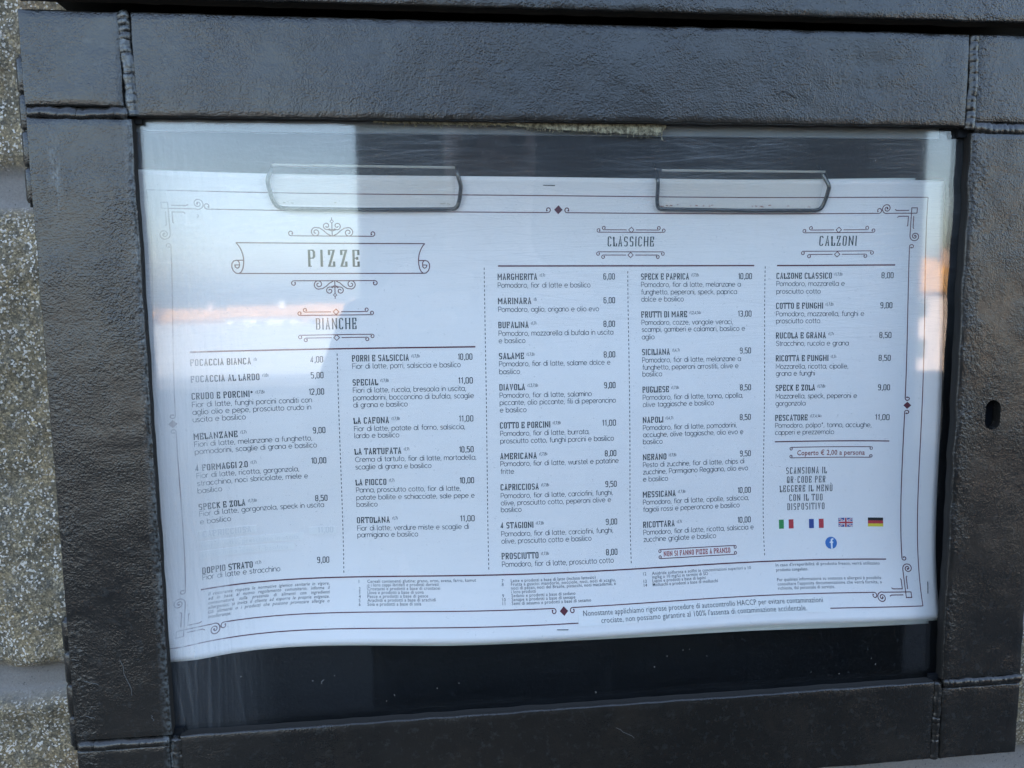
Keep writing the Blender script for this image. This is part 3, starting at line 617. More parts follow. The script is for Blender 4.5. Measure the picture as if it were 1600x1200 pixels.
# drawn light sans for the running text: x-height 7, capitals 10
def arc(cx, cy, rx, ry, a0, a1, n=None):
    n = n or max(3, int(abs(a1 - a0) / 26)); return [(cx + rx * math.cos(math.radians(a0 + (a1 - a0) * i / n)), cy + ry * math.sin(math.radians(a0 + (a1 - a0) * i / n))) for i in range(n + 1)]
bowl = arc(3.2, 3.5, 3.2, 3.5, 0, 360, 16)
hump = lambda x, h=4.6, w_=5.4: [(x, 3.6)] + arc(x + w_ / 2, 7 - w_ / 2, w_ / 2, w_ / 2, 180, 0, 8)[1:] + [(x + w_, 0)]
SN = {'a': (6.4, [bowl, [(6.4, 7), (6.4, 0)]]), 'b': (6.4, [bowl, [(0, 10.4), (0, 0)]]), 'c': (5.6, [arc(3.2, 3.5, 3.2, 3.5, 48, 312)]), 'd': (6.4, [bowl, [(6.4, 10.4), (6.4, 0)]]),
      'e': (6.4, [[(0, 3.7), (6.4, 3.7)] + arc(3.2, 3.5, 3.2, 3.5, 4, 318, 14)]), 'f': (3.4, [[(1.5, 0), (1.5, 8.2)] + arc(3.5, 8.4, 2.0, 2.0, 180, 90, 4), [(0, 6.9), (3.5, 6.9)]]),
      'g': (6.4, [bowl, [(6.4, 7), (6.4, -.2)] + arc(3.4, -.2, 3.0, 2.9, 0, -140, 7)]), 'h': (5.4, [[(0, 10.4), (0, 0)], hump(0)]), 'i': (.8, [[(.4, 7), (.4, 0)], [(.4, 9.4), (.4, 10.6)]]),
      'k': (5, [[(0, 10.4), (0, 0)], [(4.8, 7), (.2, 3)], [(1.7, 4.3), (5, 0)]]), 'l': (1.6, [[(.3, 10.4), (.3, 1.4), (.8, .3), (1.8, 0)]]), 'm': (9.6, [[(0, 7), (0, 0)], hump(0, 4.6, 4.8), hump(4.8, 4.6, 4.8)]),
      'n': (5.4, [[(0, 7), (0, 0)], hump(0)]), 'o': (6.4, [bowl]), 'p': (6.4, [bowl, [(0, 7), (0, -3)]]), 'q': (6.4, [bowl, [(6.4, 7), (6.4, -3)]]), 'r': (3.2, [[(0, 7), (0, 0)], [(0, 4.4)] + arc(2.6, 4.4, 2.6, 2.5, 170, 75, 4)]),
      's': (4.8, [arc(2.4, 5.2, 2.1, 1.75, 30, 190, 6) + [(1.2, 4.0), (3.4, 3.2)] + arc(2.4, 1.8, 2.3, 1.8, 35, -155, 7)]), 't': (3.4, [[(1.5, 9.4), (1.5, 1.8)] + arc(3.3, 1.8, 1.8, 1.8, 180, 280, 4), [(0, 6.9), (3.5, 6.9)]]),
      'u': (5.4, [[(0, 7), (0, 2.7)] + arc(2.7, 2.7, 2.7, 2.7, 180, 360, 8)[1:] + [(5.4, 3)], [(5.4, 7), (5.4, 0)]]), 'v': (5.6, [[(0, 7), (2.8, 0), (5.6, 7)]]), 'w': (8.4, [[(0, 7), (2.1, 0), (4.2, 6.6), (6.3, 0), (8.4, 7)]]), 'x': (5, [[(0, 7), (5, 0)], [(0, 0), (5, 7)]]),
      'y': (5.6, [[(0, 7), (2.8, 0)], [(5.6, 7), (1.6, -3)]]), 'z': (5, [[(0, 6.9), (5, 6.9), (0, .1), (5, .1)]]),
      'A': (7.4, [[(0, 0), (3.7, 10), (7.4, 0)], [(1.3, 3.2), (6.1, 3.2)]]), 'C': (8, [arc(5, 5, 5, 5, 48, 312)]), 'F': (5.4, [[(5.4, 10), (0, 10), (0, 0)], [(0, 5.2), (4.8, 5.2)]]), 'G': (9, [arc(5, 5, 5, 5, 48, 360) + [(5.4, 5)]]), 'H': (7, [[(0, 0), (0, 10)], [(7, 0), (7, 10)], [(0, 5), (7, 5)]]),
      'I': (.8, [[(.4, 0), (.4, 10)]]), 'L': (5, [[(0, 10), (0, 0), (5, 0)]]), 'M': (8.4, [[(0, 0), (0, 10), (4.2, 3), (8.4, 10), (8.4, 0)]]), 'N': (7, [[(0, 0), (0, 10), (7, 0), (7, 10)]]), 'P': (5.8, [[(0, 0), (0, 10), (3.2, 10)] + arc(3.2, 7.2, 2.8, 2.8, 90, -90, 8)[1:] + [(0, 4.4)]]),
      'R': (6, [[(0, 0), (0, 10), (3.2, 10)] + arc(3.2, 7.2, 2.8, 2.8, 90, -90, 8)[1:] + [(0, 4.4)], [(3.2, 4.4), (6, 0)]]), 'S': (6, [arc(3, 7.4, 2.8, 2.5, 25, 200, 7) + [(1.6, 5.7), (4.4, 4.4)] + arc(3, 2.5, 3, 2.5, 35, -160, 8)]), 'B': (6, [[(0, 5.3), (0, 10), (3, 10)] + arc(3, 7.7, 2.4, 2.3, 90, -90, 6)[1:] + [(0, 5.4)], [(0, 5.3), (3.2, 5.3)] + arc(3.2, 2.7, 2.7, 2.6, 90, -90, 6)[1:] + [(0, 0), (0, 5.3)]]),
      'U': (7, [[(0, 10), (0, 3.5)] + arc(3.5, 3.5, 3.5, 3.5, 180, 360, 8) + [(7, 10)]]), 'V': (7, [[(0, 10), (3.5, 0), (7, 10)]]),
      ',': (1.2, [[(.9, .9), (.2, -1.6)]]), '.': (1, [[(.5, 0), (.5, 1.1)]]), '*': (3.6, [[(1.8, 6.6), (1.8, 10)], [(.4, 7.4), (3.2, 9.2)], [(.4, 9.2), (3.2, 7.4)]]), '(': (1.8, [arc(4.4, 4, 4, 7, 145, 215, 5)]), ')': (1.8, [arc(-2.4, 4, 4, 7, 35, -35, 5)]),
      '1': (2.6, [[(0, 7.8), (2.2, 10), (2.2, 0)]]), '2': (5.4, [arc(2.7, 7.2, 2.6, 2.8, 170, -30, 8) + [(0, 0), (5.4, 0)]]), '3': (5.2, [[(.4, 10), (5, 10), (2.4, 6.2)] + arc(2.4, 3.1, 2.8, 3.1, 90, -150, 8)]), '4': (5.8, [[(4.2, 0), (4.2, 10), (0, 2.4), (5.8, 2.4)]]), '7': (5, [[(0, 10), (5, 10), (1.6, 0)]]), '8': (5.4, [arc(2.7, 7.7, 2.3, 2.3, 0, 360, 10), arc(2.7, 2.7, 2.7, 2.7, 0, 360, 12)]),
      '0': (6, [arc(3, 5, 3, 5, 0, 360, 14)]), 'è': None}
def sans_text(ink_, s_, u, v, cap, width, pen, mi=0, gap=1.4, space=4.7):
    if any(ch != ' ' and not SN.get(ch) for ch in s_): face_text(ink_, s_, u, v, cap, None, mi, -.01, 1.05, .95); return
    k_ = cap / 10; x = 0; lay_ = []
    for ch in s_:
        if ch == ' ': x += space; continue
        w_, st_ = SN[ch]; lay_.append((x, st_)); x += w_ + gap
    sx = (width / (x - gap)) if width else k_ * .965
    for x0, st_ in lay_:
        for pl in st_: ink_.stroke([(u + (x0 + a) * sx, v + b * k_) for a, b in pl], pen, None, mi)

# drawn slab capitals: strokes on a grid, x 0-8, y 0-a
GL = {'A': (6, '0a0b'), }
GLS = '''A6 10.3a.50 23.43 00.20 40.60 2a.4a
B6 00.40.51.54.45.56.59.4a.0a 10.1a 15.45
C6 52.51.40.20.11.19.2a.4a.59.58
D6 00.40.51.59.4a.0a 10.1a
E6 10.1a 53.50.00 57.5a.0a 15.45 44.46
F6 10.1a 57.5a.0a 15.45 44.46 00.30
G6 58.59.4a.2a.19.11.20.40.51.54.34
H7 10.1a 60.6a 15.65 00.20 0a.2a 50.70 5a.7a
I2 10.1a 00.20 0a.2a
K6 10.1a 00.20 0a.2a 14.5a 26.50 4a.6a 40.60
L5 10.1a 0a.20 00.50.53
M8 10.1a 1a.44.7a 7a.70 00.20 60.80 0a.1a 7a.8a
N7 10.1a 1a.60 60.6a 00.20 0a.1a 5a.7a
O6 20.40.51.59.4a.2a.19.11.20
P6 10.1a 0a.4a.59.56.45.15 00.30
Q6 20.40.51.59.4a.2a.19.11.20 33.60
R6 10.1a 0a.4a.59.56.45.15 35.50 00.20 40.60
S6 11.20.40.51.54.45.25.16.19.2a.4a.59.58
T6 30.3a 08.0a.6a.68 20.40
U6 1a.11.20.40.51.5a 0a.2a 4a.6a
V6 1a.30.5a 0a.2a 4a.6a
Z6 17.1a.5a.10.50.53
Y6 1a.35.5a 35.30 20.40
05 10.30.41.49.3a.1a.09.01.10
13 08.2a.20
25 08.09.1a.3a.49.46.00.40
35 09.1a.3a.49.46.35.15 35.44.41.30.10.01
45 30.3a.02.42
55 4a.0a.06.36.45.41.30.10.01
65 49.3a.1a.09.01.10.30.41.45.36.06
75 0a.4a.10
85 15.06.09.1a.3a.49.46.35.15.04.01.10.30.41.44.35
95 01.10.30.41.49.3a.1a.09.06.15.45
-4 15.35
.1 00.01'''
GL = {}
hexv = lambda c_: int(c_, 16)
for row in GLS.split('\n'):
    parts = row.split(' '); GL[parts[0][0]] = (int(parts[0][1]), [[(hexv(q[0]), hexv(q[1])) for q in st_.split('.')] for st_ in parts[1:]])
GL['.'] = (1, [[(.5, 0), (.5, 1.4)]]); GL[','] = (2, [[(1.2, 1.2), (1.2, 0), (.5, -1.8)]]); GL['*'] = (4, [[(2, 6), (2, 10)], [(.4, 7), (3.6, 9)], [(.4, 9), (3.6, 7)]])
GL['1'] = (3, [[(.4, 8), (2, 10), (2, 0)]])
ROUND = {'O': (6, 0, 0), }
def slab_text(ink_, s_, u, v, cap, width, wv, wh, mi=0, gap=1.7, space=3.2, align='L', rounded=False):
    tot = 0; lay_ = []
    for ch in s_:
        if ch == ' ': tot += space; continue
        base = {'Ù': 'U', 'À': 'A'}.get(ch, ch); w_, st_ = GL[base]
        lay_.append((tot, st_, w_, ch)); tot += w_ + gap
    tot -= gap; sx = width / tot; sy = cap / 10
    u += {'L': 0, 'C': -width / 2, 'R': -width}[align]
    for x0, st_, w_, ch in lay_:
        for pl in st_:
            if rounded and len(pl) > 4:
                for _ in range(2):                                     # soften the chamfers into curves
                    q = [pl[0]]
                    for a, b in zip(pl, pl[1:]):
                        if max(abs(a[0] - b[0]), abs(a[1] - b[1])) < 1.5: q += [((a[0] + b[0]) / 2, (a[1] + b[1]) / 2)]; q.append(b) if b == pl[-1] else None
                        else: q += [a, b] if a != q[-1] else [b]
                    pl = q
            ink_.stroke([(u + (x0 + x) * sx, v + y * sy) for x, y in pl], wv * (.68 if ch in 'NM' and len(pl) < 4 and pl[0][0] != pl[1][0] and pl[0][1] != pl[1][1] else 1), wh, mi)
        if ch == 'Ù': ink_.stroke([(u + (x0 + 1.8) * sx, v + 13.2 * sy), (u + (x0 + 3.4) * sx, v + 11.4 * sy)], wv * .8, None, mi)

LW = .00125
CU = -.0096
# ---- border
ib = Ink(); ri, ti, bi, bo, to, ro = .4674, .2373, -.2776, -.2956, .2581, .4889; li = 2 * CU - ri; lo_ = 2 * CU - ro
ib.line((lo_, to), (ro, to), LW); ib.line((lo_, bo), (.0092, bo), LW); ib.line((.3595, bo), (ro, bo), LW); ib.line((lo_, to), (lo_, bo), LW); ib.line((ro, to), (ro, bo), LW)
for sy, vv in ((1, ti), (-1, bi)):
    for sx in (1, -1):
        m_ = lambda x: CU + sx * x
        ib.line((m_(.4335), vv), (m_(.0125), vv), LW); ib.curl(m_(.4335), vv, sx, sy, .0036, LW); ib.curl(m_(.0125), vv, -sx, sy, .0034, LW)
    ib.diamond(CU + .001, vv + sy * .0036, .0056)
for sx in (1, -1):
    uu = CU + sx * .477; vm = -.0215
    for sy, ve in ((1, ti - .044), (-1, bi + .044)):
        ib.line((uu, ve), (uu, vm + sy * .0095), LW); ib.vcurl(uu, ve, sx, sy, .0030, LW); ib.vcurl(uu, vm + sy * .0095, sx, -sy, .0030, LW)
    ib.diamond(uu + sx * .0030, vm, .0050)
    for sy, vv in ((1, ti), (-1, bi)):
        T = lambda a, b: (uu + sx * a, vv + sy * b)
        ib.stroke([T(.0076, 0), T(.0076, .0070), T(0, .0070), T(0, -.026)], LW); ib.stroke([T(.0076, 0), T(.0, 0), T(-.030, 0)], LW)
        ib.stroke([T(-.0035, .0036), T(-.020, .0036), T(-.0225, .0050)], LW); ib.stroke([T(.0035, -.0036), T(.0035, -.019), T(.0049, -.0205)], LW)
        ib.stroke([T(-.0185, -.0055), T(-.0165, -.0040), T(-.0038, -.0040), T(-.0038, -.0160), T(-.0050, -.0172)], LW)
        for cu_, cv_, sw_ in ((-.0335, .0062, 0), (.0078, -.0305, 1)):
            pts = []
            for i in range(44):
                t_ = i / 43; rr = .0066 * (1 - t_) + .0008 * t_; a = -math.pi / 2 - 2 * math.pi * 1.75 * t_
                x_, y_ = rr * math.cos(a), rr * math.sin(a)
                if not sw_: pts.append(T(cu_ + x_, cv_ + y_))
                else: pts.append(T(cu_ - .0012 + y_, cv_ + x_))
            if not sw_: pts = [T(-.030, 0)] + pts
            else: pts = [T(0, -.026)] + pts
            ib.stroke(pts, LW); ib.disc(*pts[-1], .0013, 0, 8)
ib.build('border_ornament', I_MAR, menu)

# ---- rules and dashed dividers
def rule(u0, u1, v, w_=.0019):
    k_ = Ink(); k_.line((u0, v), (u1, v), w_); return k_.build('rule', I_MAR, menu)
rule(-.4687, -.1184, .0649); rule(-.0872, .2613, .1691); rule(.2925, .4496, .1689); rule(.2923, .4497, -.0713, .0016); rule(-.4700, .4460, -.2351, .0017)
for u, v0, v1 in ((-.2949, .0590, -.2290), (-.1053, .1670, -.2285), (.0866, .1620, -.2275), (.2765, .1680, -.2275)):
    k_ = Ink(); v = v0
    while v > v1: k_.line((u, v), (u, v - .0030), .0010); v -= .0056
    k_.build('dashed_divider', I_DARK, menu)

# ---- section headings with their double rules
def double_rules(k_, cu, top, bot, hs_, hl, mi):
    for sy, (vs_, vl) in ((1, top), (-1, bot)):
        for sx in (1, -1):
            k_.line((cu + sx * .0062, vs_), (cu + sx * hs_, vs_), .00105, mi); k_.curl(cu + sx * hs_, vs_, sx, sy, .0026, .00105, mi); k_.curl(cu + sx * hl, vl, sx, sy, .0026, .00105, mi)
        k_.line((cu - hl, vl), (cu + hl, vl), .00105, mi); k_.diamond(cu, vs_, .0036, mi, .00095)
for name, cu, v, cap, wd, top, bot, hs_, hl, md_ in (('BIANCHE', -.2949, .0900, .0135, .0505, (.1117, .1076), (.0791, .0828), .0378, .0445, 0),
        ('CLASSICHE', .0902, .1950, .0120, .0634, (.2160, .2129), (.1833, .1875), .0371, .0440, 0), ('CALZONI', .3728, .1954, .0123, .0497, (.2160, .2124), (.1836, .1879), .0370, .0455, 0)):
    k_ = Ink(); slab_text(k_, name, cu, v, cap, wd, .0016, .0009, 0, 2.4, align='C', rounded=True); double_rules(k_, cu, top, bot, hs_, hl, 1)
    k_.build('section_heading', [I_HEAD, I_MAR], menu)
k_ = Ink(); slab_text(k_, 'PIZZE', -.2958, .1690, .0200, .0635, .0029, .0013, 0, 4.2, align='C', rounded=True)
def fleur(cu, v, sy, half):
    for sx in (1, -1):
        k_.line((cu, v), (cu + sx * half, v), .0012, 1); k_.curl(cu + sx * half, v, sx, sy, .0032, .0012, 1)
        P_ = lambda x, y: (cu + sx * x, v + sy * y)
        pts = [P_(.0015, .0004), P_(.0065, .0030), P_(.0105, .0068), P_(.0150, .0098), P_(.0195, .0104)]
        for i in range(26): t_ = i / 25; a = math.pi / 2 - .15 - 2 * math.pi * 1.5 * t_; rr = .0060 * (1 - t_) + .0012 * t_; pts.append(P_(.0200 + rr * math.cos(a), .0046 + rr * math.sin(a)))
        k_.stroke(pts, .0012, None, 1)
        pts = [P_(.0010, .0060)]
        for i in range(26): t_ = i / 25; a = -2.3 + 2 * math.pi * 1.35 * t_; rr = .0050 * (1 - t_) + .0010 * t_; pts.append(P_(.0064 + rr * math.cos(a), .0125 + rr * math.sin(a)))
        k_.stroke(pts, .0012, None, 1); k_.stroke([P_(.0, .0082), P_(.0042, .0070)], .0011, None, 1)
    k_.line((cu, v), (cu, v + sy * .0160), .0012, 1); k_.diamond(cu, v + sy * .0180, .0021, 1, .0009); k_.line((cu, v + sy * .0200), (cu, v + sy * .0228), .0010, 1)
fleur(-.2970, .2066, 1, .0500); fleur(-.2956, .1509, -1, .0500)
vt, vb, cb = .1976, .1600, -.2970
k_.line((cb - .1155, vt), (cb + .1155, vt), .0013, 1); k_.line((cb - .1130, vb), (cb + .1130, vb), .0013, 1)
for sx in (1, -1):
    P_ = lambda x, y: (cb + sx * x, y)
    k_.stroke([P_(.1155, vt), P_(.1128, .1945), P_(.1100, .1895), P_(.1081, .1840), P_(.1072, .1780), P_(.1074, .1715), P_(.1085, .1660), P_(.1104, .1620), P_(.1132, .1600), P_(.1165, .1603), P_(.1196, .1632), P_(.1213, .1678), P_(.1210, .1722), P_(.1190, .1752), P_(.1160, .1762), P_(.1074, .1762)], .0013, None, 1)
    k_.stroke([P_(.1142, .1760), P_(.1124, .1735), P_(.1122, .1700), P_(.1132, .1672), P_(.1152, .1664), P_(.1172, .1680), P_(.1178, .1704), P_(.1126, .1706)], .0012, None, 1)
k_.build('title_banner', [I_HEAD, I_MAR], menu)

# ---- the dishes, one block of print per column
COLU = {1: -0.4683, 2: -0.2766, 3: -0.088, 4: 0.1046, 5: 0.2922}
ITEMS = '''1|0.0484|FOCACCIA BIANCA|0.0689|1|4,00|-0.3123|
1|0.0283|FOCACCIA AL LARDO|0.0784|1,8|5,00|-0.3123|
1|0.0074|CRUDO E PORCINI*|0.0696|1,7,8|12,00|-0.3121|Fior di latte, funghi porcini conditi con@-0.0031/aglio olio e pepe, prosciutto crudo in@-0.0123/uscita e basilico@-0.0215
1|-0.0426|MELANZANE|0.0495|1,7|9,00|-0.3123|Fiori di latte, melanzane a funghetto,@-0.0525/pomodorini, scaglie di grana e basilico@-0.0619
1|-0.0825|4 FORMAGGI 2.0|0.0592|1,7|10,00|-0.3127|Fior di latte, ricotta, gorgonzola,@-0.0926/stracchino, noci sbriciolate, miele e@-0.1024/basilico@-0.1120
1|-0.1329|SPECK E ZOLA|0.0531|1,7,8|8,50|-0.3131|Fior di latte, gorgonzola, speck in uscita@-0.1421/e basilico@-0.1524
1|-0.2156|DOPPIO STRATO|0.0585|1,7|9,00|-0.3133|Fior di latte e stracchino@-0.2242
2|0.0487|PORRI E SALSICCIA|0.0720|1,7,8|10,00|-0.1223|Fior di latte, porri, salsiccia e basilico@0.0385
2|0.0179|SPECIAL|0.0318|1,7,8|11,00|-0.1222|Fiori di latte, rucola, bresaola in uscita,@0.0076/pomodorini, bocconcino di bufala, scaglie@-0.0020/di grana e basilico@-0.0113
2|-0.0317|LA CAFONA|0.0449|1,7,8|11,00|-0.1223|Fior di latte, patate al forno, salsiccia,@-0.0424/lardo e basilico@-0.0515
2|-0.0724|LA TARTUFATA|0.0598|1,7|10,50|-0.1225|Crema di tartufo, fior di latte, mortadella,@-0.0831/scaglie di grana e basilico@-0.0930
2|-0.1136|LA FIOCCO|0.0397|1,7|10,00|-0.1224|Panna, prosciutto cotto, fior di latte,@-0.1240/patate bollite e schiacciate, sale pepe e@-0.1340/basilico@-0.1434
2|-0.1645|ORTOLANA|0.0428|1,7|11,00|-0.1224|Fior di latte, verdure miste e scaglie di@-0.1754/parmigiano e basilico@-0.1843
3|0.1516|MARGHERITA|0.0523|1,7|6,00|0.0691|Pomodoro, fior di latte e basilico@0.1405
3|0.1202|MARINARA|0.0440|1|6,00|0.0691|Pomodoro, aglio, origano e olio evo@0.1091
3|0.0891|BUFALINA|0.0399|1,7|8,00|0.0685|Pomodoro, mozzarella di bufala in uscita@0.0780/e basilico@0.0686
3|0.0487|SALAME|0.0332|1,7,8|8,00|0.0680|Pomodoro, fior di latte, salame dolce e@0.0384/basilico@0.0284
3|0.0081|DIAVOLA|0.0338|1,3,7,8|9,00|0.0677|Pomodoro, fior di latte, salamino@-0.0026/piccante, olio piccante, fili di peperoncino@-0.0120/e basilico@-0.0217
3|-0.0418|COTTO E PORCINI|0.0667|1,7,8|11,00|0.0678|Pomodoro, fior di latte, burrata,@-0.0527/prosciutto cotto, funghi porcini e basilico@-0.0625
3|-0.0826|AMERICANA|0.0483|1,7,8|8,00|0.0680|Pomodoro, fior di latte, wurstel e patatine@-0.0928/fritte@-0.1031
3|-0.1240|CAPRICCIOSA|0.0506|1,7,8|9,50|0.0685|Pomodoro, fior di latte, carciofini, funghi,@-0.1355/olive, prosciutto cotto, peperoni olive e@-0.1451/basilico@-0.1541
3|-0.1749|4 STAGIONI|0.0430|1,7,8|9,00|0.0688|Pomodoro, fior di latte, carciofini, funghi,@-0.1863/olive, prosciutto cotto e basilico@-0.1957
3|-0.2151|PROSCIUTTO|0.0490|1,7,8|8,00|0.0682|Pomodoro, fior di latte, prosciutto cotto@-0.2258
4|0.1513|SPECK E PAPRICA|0.0664|1,7,8|10,00|0.2588|Pomodoro, fior di latte, melanzane a@0.1405/funghetto, peperoni, speck, paprica@0.1306/dolce e basilico@0.1211
4|0.1009|FRUTTI DI MARE|0.0637|1,2,4,14|13,00|0.2585|Pomodoro, cozze, vongole veraci,@0.0901/scampi, gamberi e calamari, basilico e@0.0809/aglio@0.0710
4|0.0510|SICILIANA|0.0387|1,4,7|9,50|0.2576|Pomodoro, fior di latte, melanzane a@0.0401/funghetto, peperoni arrostiti, olive e@0.0305/basilico@0.0216
4|0.0010|PUGLIESE|0.0368|1,7,8|8,50|0.2576|Pomodoro, fior di latte, tonno, cipolla,@-0.0097/olive taggiasche e basilico@-0.0190
4|-0.0396|NAPOLI|0.0285|1,4,7|8,50|0.2576|Pomodoro, fior di latte, pomodorini,@-0.0502/acciughe, olive taggiasche, olio evo e@-0.0596/basilico@-0.0690
4|-0.0897|NERANO|0.0330|1,7,8|9,50|0.2583|Pesto di zucchine, fior di latte, chips di@-0.1002/zucchine, Parmigiano Reggiano, olio evo@-0.1099/e basilico@-0.1197
4|-0.1404|MESSICANA|0.0460|1,7,8|10,00|0.2589|Pomodoro, fior di latte, cipolle, salsiccia,@-0.1511/fagioli rossi e peperoncino e basilico@-0.1608
4|-0.1813|RICOTTARA|0.0443|1,7|10,00|0.2586|Pomodoro, fior di latte, ricotta, salsiccia e@-0.1918/zucchine grigliate e basilico@-0.2011
5|0.1515|CALZONE CLASSICO|0.0749|1,7,8|8,00|0.4482|Pomodoro, mozzarella e@0.1408/prosciutto cotto@0.1305
5|0.1111|COTTO E FUNGHI|0.0641|1,7,8|9,00|0.4477|Pomodoro, mozzarella, funghi e@0.1000/prosciutto cotto@0.0905
5|0.0708|RUCOLA E GRANA|0.0685|1,7|8,50|0.4474|Stracchino, rucola e grana@0.0599
5|0.0398|RICOTTA E FUNGHI|0.0725|1,7|8,50|0.4473|Mozzarella, ricotta, cipolle,@0.0285/grana e funghi@0.0190
5|-0.0006|SPECK E ZOLA|0.0550|1,7,8|9,00|0.4477|Mozzarella, speck, peperoni e@-0.0122/gorgonzola@-0.0221
5|-0.0418|PESCATORE|0.0457|1,7,4,14|11,00|0.4488|Pomodoro, polpo*, tonno, acciughe,@-0.0526/capperi e prezzemolo@-0.0622
'''
blocks = {}
KXB = 1.0
for row in ITEMS.strip().split('\n'):
    c_, v, name, wd, sup, price, pu, desc = row.split('|'); c_ = int(c_); v = float(v); u = COLU[c_]
    k_ = blocks.setdefault(c_, Ink())
    slab_text(k_, name, u, v, .0072, float(wd), .00128, .00110, 0, 1.6, 3.6)
    sans_text(k_, '(' + sup + ')', u + float(wd) + .0036, v + .0036, .0038, None, .00055, 1)
    pw = .0036 * len(price) + .0010
    slab_text(k_, price, float(pu), v, .0072, pw, .00105, .0010, 0, 1.3, align='R')
    for d in (desc.split('/') if desc else []):
        t_, dv = d.rsplit('@', 1); sans_text(k_, t_, u + .0005, float(dv) + .0006, .0065, None, .00070, 1)
for c_, k_ in blocks.items(): k_.build('dish_list', [I_DARK, I_GREY], menu)

# ---- notices
k_ = Ink()
slab_text(k_, 'NON SI FANNO PIZZE A PRANZO', .1325, -.2208, .0060, .0950, .00095, .00085, 1, 1.6, 3.6)
for vv, sy in ((-.2120, -1), (-.2238, 1)):
    k_.line((.1275, vv), (.2345, vv), .0011)
    for sx, e in ((-1, .1275), (1, .2345)): k_.curl(e, vv, sx, sy, .0022, .0010)
k_.build('notice', [I_MAR, I_RED], menu)
k_ = Ink(); face_text(k_, 'Coperto € 2,00 a persona', .3245, -.0908, .0070, .0935, 1, .014, 1.05)
for vv, sy in ((-.0795, -1), (-.0942, 1)):
    k_.line((.3160, vv), (.4260, vv), .0011)
    for sx, e in ((-1, .3160), (1, .4260)): k_.curl(e, vv, sx, sy, .0022, .0010)
k_.build('notice', [I_MAR, I_BROWN], menu)
k_ = Ink()
for t_, wd, v in (('SCANSIONA IL', .0572, -.1163), ('QR-CODE PER', .0544, -.1290), ('LEGGERE IL MENÙ', .0745, -.1414), ('CON IL TUO', .0473, -.1541), ('DISPOSITIVO', .0528, -.1665)):
    slab_text(k_, t_, .3378, v, .0086, wd, .0011, .0007, 0, 3.0, 5.0, 'C', True)
k_.build('scan_note', I_DARK, menu)
def flag(u0, v0, u1, v1, paint, mats):
    k_ = Ink(); paint(k_, u0, v0, u1, v1); return tag(k_.build('flag', mats, menu))
def tri_v(k_, u0, v0, u1, v1):
    w_ = (u1 - u0) / 3
    for i in range(3): k_.rect(u0 + i * w_ + .00002, v0, u0 + (i + 1) * w_ - .00002, v1, i)
def tri_h(k_, u0, v0, u1, v1):
    h_ = (v1 - v0) / 3
    for i in range(3): k_.rect(u0, v0 + i * h_ + .00002, u1, v0 + (i + 1) * h_ - .00002, i)
def jack(k_, u0, v0, u1, v1):
    k_.rect(u0, v0, u1, v1, 0); uc, vc = (u0 + u1) / 2, (v0 + v1) / 2; h = k_.h
    def bar(a, b, w_, mi, hh):
        k_.h = hh; k_.stroke([a, b], w_, None, mi)
    e = .0008
    bar((u0 + e, v0 + e), (u1 - e, v1 - e), .0024, 1, h + .0002); bar((u0 + e, v1 - e), (u1 - e, v0 + e), .0024, 1, h + .0003)
    bar((u0 + e, v0 + e), (u1 - e, v1 - e), .0009, 2, h + .0004); bar((u0 + e, v1 - e), (u1 - e, v0 + e), .0009, 2, h + .0005)
    bar((u0, vc), (u1, vc), .0040, 1, h + .0006); bar((uc, v0), (uc, v1), .0040, 1, h + .0007); bar((u0, vc), (u1, vc), .0024, 2, h + .0008); bar((uc, v0), (uc, v1), .0024, 2, h + .0009)
flag(.2990, -.1923, .3199, -.1798, tri_v, [I_GREEN, I_WHITE, I_FRED])['label'] = 'green, white and red upright striped flag'
flag(.3419, -.1926, .3627, -.1800, tri_v, [I_NAVY, I_WHITE, I_FRED])['label'] = 'blue, white and red upright striped flag'
flag(.3834, -.1914, .4028, -.1790, jack, [I_NAVY, I_WHITE, I_FRED])['label'] = 'blue flag with red and white crosses'
flag(.4238, -.1910, .4443, -.1785, tri_h, [I_GOLD, I_FRED, I_BLACK])['label'] = 'black, red and gold level striped flag'
k_ = Ink(); k_.disc(.3720, -.2130, .0082, 0); k_.h += .0002
k_.stroke([(.3754, -.2080), (.3738, -.2078), (.3727, -.2087), (.3726, -.2105), (.3726, -.2208)], .0022, .0019, 1); k_.line((.3699, -.2122), (.3750, -.2122), .0019, 1)
k_.build('round_logo', [I_BLUE, I_WHITE], menu)

# ---- fine print
k_ = Ink(); FC = .0040
for i, t_ in enumerate(('Il ristorante rispetta le normative igienico sanitarie in vigore,', 'ed in base al nuovo regolamento comunitario, informa il', 'consumatore sulla presenza di alimenti con ingredienti', 'allergenici; si invita il cliente ad esporre le proprie esigenze.', 'Gli alimenti o i prodotti che possono provocare allergie o', 'intolleranze:')):
    v = -.2438 - i * .00535; ws = t_.split(' ')
    if i == 5: face_text(k_, t_, -.4615, v, FC, .026, 0, .006, 1.05, slant=.2)
    else:
        ext = [face_mesh(x, .006, 1.05)[0] for x in ws]; wd = [(max(p_[0] for p_ in e) - min(p_[0] for p_ in e)) * FC / .70 * .93 for e in ext]
        gp = (.1480 - sum(wd)) / (len(ws) - 1); u = -.4618
        for x, w_ in zip(ws, wd): face_text(k_, x, u, v, FC, w_, 0, .006, 1.05, slant=.2); u += w_ + gp
def fine(u, v, t_, w_=None): face_text(k_, t_, u, v, FC, w_, 0, .006, 1.05, .96)
